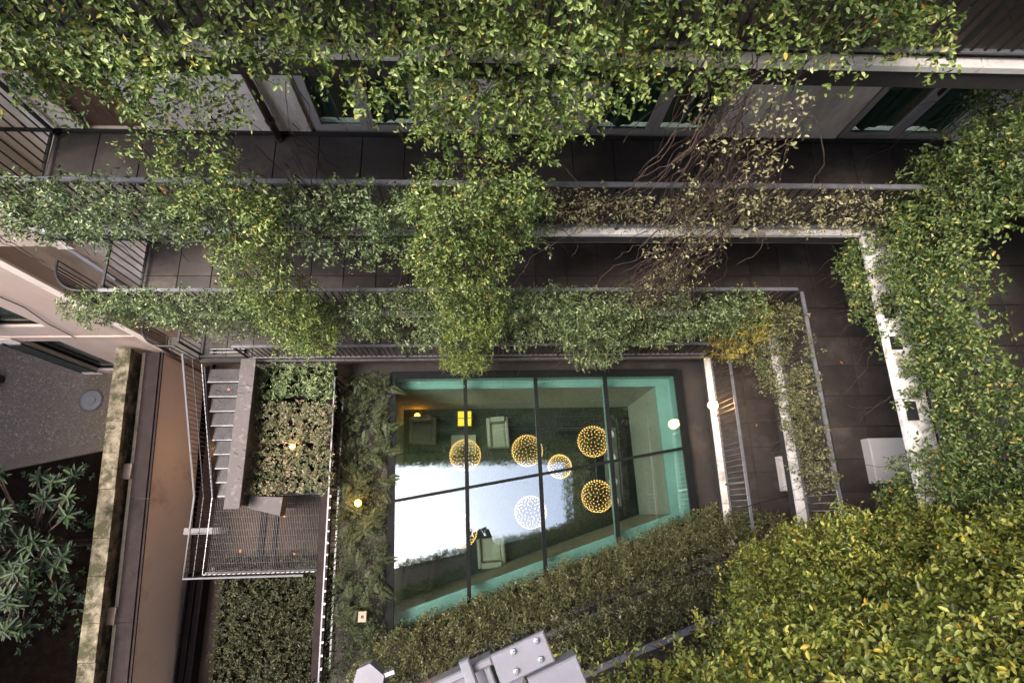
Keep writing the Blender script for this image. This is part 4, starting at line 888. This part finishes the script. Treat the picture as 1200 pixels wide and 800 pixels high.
# hedges on the higher storeys, mirrored in the glass roof
for i, (z, txt) in enumerate(((17.0, 'one storey above the lift'), (20.2, 'two storeys above the lift'), (23.4, 'three storeys above the lift'), (26.3, 'on the roof edge'))):
    t = plant('climbing_vine', (0, RAILY, z), 'vine hedge of the courtyard building ' + txt, 'vine')
    curtain('foliage', t, 'leaf_bright', (0, 3.6, 0), (1, 0, 0), ZV, (0, -1, 0), [(-6.5, z - 1.7), (5.6, z - 1.7), (5.6, z + .35), (-6.5, z + .35)], 80, .12, .35, 90 + i, hole=-.9, detail=False, spread=.3, k=6)
for i, (z, txt) in enumerate(((17.0, 'one storey above the lift'), (20.2, 'two storeys above the lift'), (23.0, 'on the roof edge'))):
    t = plant('climbing_vine', (5.4, 1, z), 'vine hedge of the side wing ' + txt, 'vine')
    curtain('foliage', t, 'leaf_bright', (5.4, 0, 0), (0, 1, 0), ZV, (-1, 0, 0), [(-2.5, z - 1.7), (3.5, z - 1.7), (3.5, z + .4), (-2.5, z + .4)], 80, .12, .4, 95 + i, hole=-.9, detail=False, spread=.3, k=6)
    t = plant('climbing_vine', fpt(0, 0, z), 'vine hedge of the oblique wing ' + txt, 'vine')
    curtain('foliage', t, 'leaf_bright', fpt(0, 0.02, 0) if i < 2 else fpt(2.0, .1, 1.0) - (FU - FN * .129).normalized() * 2.0, FU if i < 2 else FU - FN * .129, ZV, FN, [(-7, z - 1.7), (3.6, z - 1.7), (3.6, z + .4), (-7, z + .4)], 80, .12, .4, 98 + i, hole=-.9, detail=False, spread=.3, k=6)
# ------------------------------------------------------------------ beds
t = plant('fern_bed', (-2.9, 0.5, 2.43), 'dark fern and ivy bed between the thin railing and the glass roof', 'bed')
pb = [(-3.42, -3.4), (-2.25, -3.2), (-2.2, -2.0), (-2.2, 3.3), (-2.5, 3.6), (-3.45, 3.6)]
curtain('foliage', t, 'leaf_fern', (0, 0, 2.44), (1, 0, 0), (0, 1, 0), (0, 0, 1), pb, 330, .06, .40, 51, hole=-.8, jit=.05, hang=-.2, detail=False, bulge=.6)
rng = np.random.default_rng(52); nfr = 130
fx = rng.uniform(-3.3, -2.25, nfr); fy = rng.uniform(-2.6, 3.4, nfr); bs = []; ld = []; ln = []; le = []; ti = []
for i in range(nfr):
    az = rng.uniform(-1.9, 1.9); L = rng.uniform(.25, .5); d = np.array([math.cos(az), math.sin(az), 0]); sd = np.array([-d[1], d[0], 0]); h = rng.uniform(2.62, 2.85)
    for j in range(14):
        s = (j + 1) / 14; c = np.array([fx[i], fy[i], h]) + d * L * s + np.array([0, 0, .25 * s - .35 * s * s])
        for sg in (-1, 1):
            bs.append(c); v = sd * sg * .8 + d * .6 + np.array([0, 0, -.15]); ld.append(v / np.linalg.norm(v)); ln.append((0, 0, 1)); le.append(.13 * (1.05 - s) + .03); ti.append(rng.uniform(.2, 1))
me = leaf_mesh('fronds', np.array(bs), np.array(ld), np.array(ln, float), np.array(le), np.array(le) * .28, np.array(ti), 'leaf_fern', detail=False)
o_ = bpy.data.objects.new('fronds', me); col.objects.link(o_); place(o_, WLOC[t.name], t); me.transform(Matrix.Translation(-WLOC[t.name]))
t = plant('ivy_bed', (-5.6, -2.8, 0.0), 'dark low ivy bed in the passage below the landing', 'bed')
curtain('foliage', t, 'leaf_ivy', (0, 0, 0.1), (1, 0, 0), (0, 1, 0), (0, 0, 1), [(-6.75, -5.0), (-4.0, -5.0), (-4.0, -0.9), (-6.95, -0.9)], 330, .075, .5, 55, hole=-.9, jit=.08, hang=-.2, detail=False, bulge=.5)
MB().box(-6.9, -4.0, -5.1, -0.9, 0.003, 0.1).build('soil', 'soil', t)
t = plant('moss_tuft', (-9.05, 2.0, 2.8), 'dark ivy tuft spilling over the mossy coping wall', 'ivy')
curtain('foliage', t, 'leaf_fern', (0, 0, 2.80), (1, 0, 0), (0, 1, 0), (0, 0, 1), [(-9.12, 1.75), (-8.85, 1.75), (-8.8, 2.45), (-9.0, 2.5)], 500, .04, .1, 57, hole=-1.5, jit=.04, hang=.1, detail=False)
# loquat tree in the garden
def loquat(x, y, label, seed, tops):
    t = empty('loquat_tree', (x, y, -0.06), label, 'tree')
    rng = np.random.default_rng(seed); m = MB(); tops = np.array(tops)
    m.tube([(x, y, -.06), (x + .05, y, 1.2), (x - .03, y + .1, 2.2)], .09, 8, .7)
    bs = []; ld = []; ln = []; le = []; ti = []
    for T in tops:
        m.tube([(x - .03, y + .1, 1.6 + rng.uniform(0, .6)), ((x + T[0]) / 2, (y + T[1]) / 2, (2.0 + T[2]) / 2 + .2), tuple(T)], .028, 5, .45)
        nl = rng.integers(11, 16); a0 = rng.uniform(0, 6)
        for j in range(nl):
            a = a0 + j * 2.4; el = rng.uniform(-.15, .5); d = np.array([math.cos(a) * math.cos(el), math.sin(a) * math.cos(el), math.sin(el)])
            bs.append(T + np.array([0, 0, -.12 + .15 * j / nl])); ld.append(d); nn = np.array([0, 0, 1.]) - d * d[2]; ln.append(nn / np.linalg.norm(nn)); le.append(rng.uniform(.18, .31)); ti.append(rng.uniform(0, 1))
    m.build('trunk', 'bark', t)
    me = leaf_mesh('crown', np.array(bs), np.array(ld), np.array(ln), np.array(le), np.array(le) * .3, np.array(ti), 'leaf_loquat')
    o_ = bpy.data.objects.new('crown', me); col.objects.link(o_); place(o_, WLOC[t.name], t); me.transform(Matrix.Translation(-WLOC[t.name]))
rng = np.random.default_rng(8); tp = []
for i in range(85):
    a = rng.uniform(0, 6.28); r = 1.6 * math.sqrt(rng.uniform(0, 1)); tp.append((-10.35 + r * math.cos(a) * .95, -0.35 + r * math.sin(a) * 1.15, 3.5 + rng.uniform(-.5, .9) - .25 * r))
loquat(-10.4, -0.4, 'dark glossy long leaved tree in the garden behind the mossy wall', 3, tp)
t = plant('garden_undergrowth', (-11, 1.6, -0.05), 'dark leafy undergrowth along the gravel court edge', 'undergrowth'); t['kind'] = 'stuff'
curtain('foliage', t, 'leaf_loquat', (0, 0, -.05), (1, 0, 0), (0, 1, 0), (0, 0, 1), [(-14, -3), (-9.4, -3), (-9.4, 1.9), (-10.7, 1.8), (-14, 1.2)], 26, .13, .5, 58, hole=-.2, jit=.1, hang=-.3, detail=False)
# fallen leaves on the balconies and the stair landing
rng = random.Random(6)
lm = MB().add([(0, 0, 0), (.03, .018, .008), (.065, 0, .002), (.03, -.018, .008)], [(0, 1, 2), (0, 2, 3)])
lme = lm.mesh('fallen_leaf', 'leaf_fallen') if 'leaf_fallen' in MATS else lm.mesh('fallen_leaf', 'cable_orange')
spots = [(-5.7, -0.6, z1 + .006, 'on the landing grating near the handrail corner'), (-4.4, -0.75, z1 + .006, 'on the landing grating near the brown beam'), (-5.95, 3.0, 3.50, 'on an upper stair tread'), (-4.7, .1, z1 + .006, 'on the landing grating below the end panel'),
         (6.9, 2.6, LV[2] + .006, 'on the dark tiles below the white framed window'), (-1.9, 4.3, LV[1] + .006, 'on the balcony tiles near the rain pipe'), (2.9, 4.5, LV[1] + .006, 'on the balcony tiles before the middle glazed doors'), (-4.1, 4.2, LV[1] + .006, 'on the balcony tiles near the brown doorway'), (6.6, 1.9, LV[3] + .006, 'on the terrace tiles behind the globe lamp')]
for x, y, z, txt in spots:
    o_ = bpy.data.objects.new('fallen_leaf', lme); col.objects.link(o_); place(o_, (x, y, z)); o_.rotation_euler.z = rng.uniform(0, 6); s = rng.uniform(.9, 1.5); o_.scale = (s, s, s)
    tag(o_, 'curled orange leaf lying ' + txt, 'leaf', 'fallen leaves')
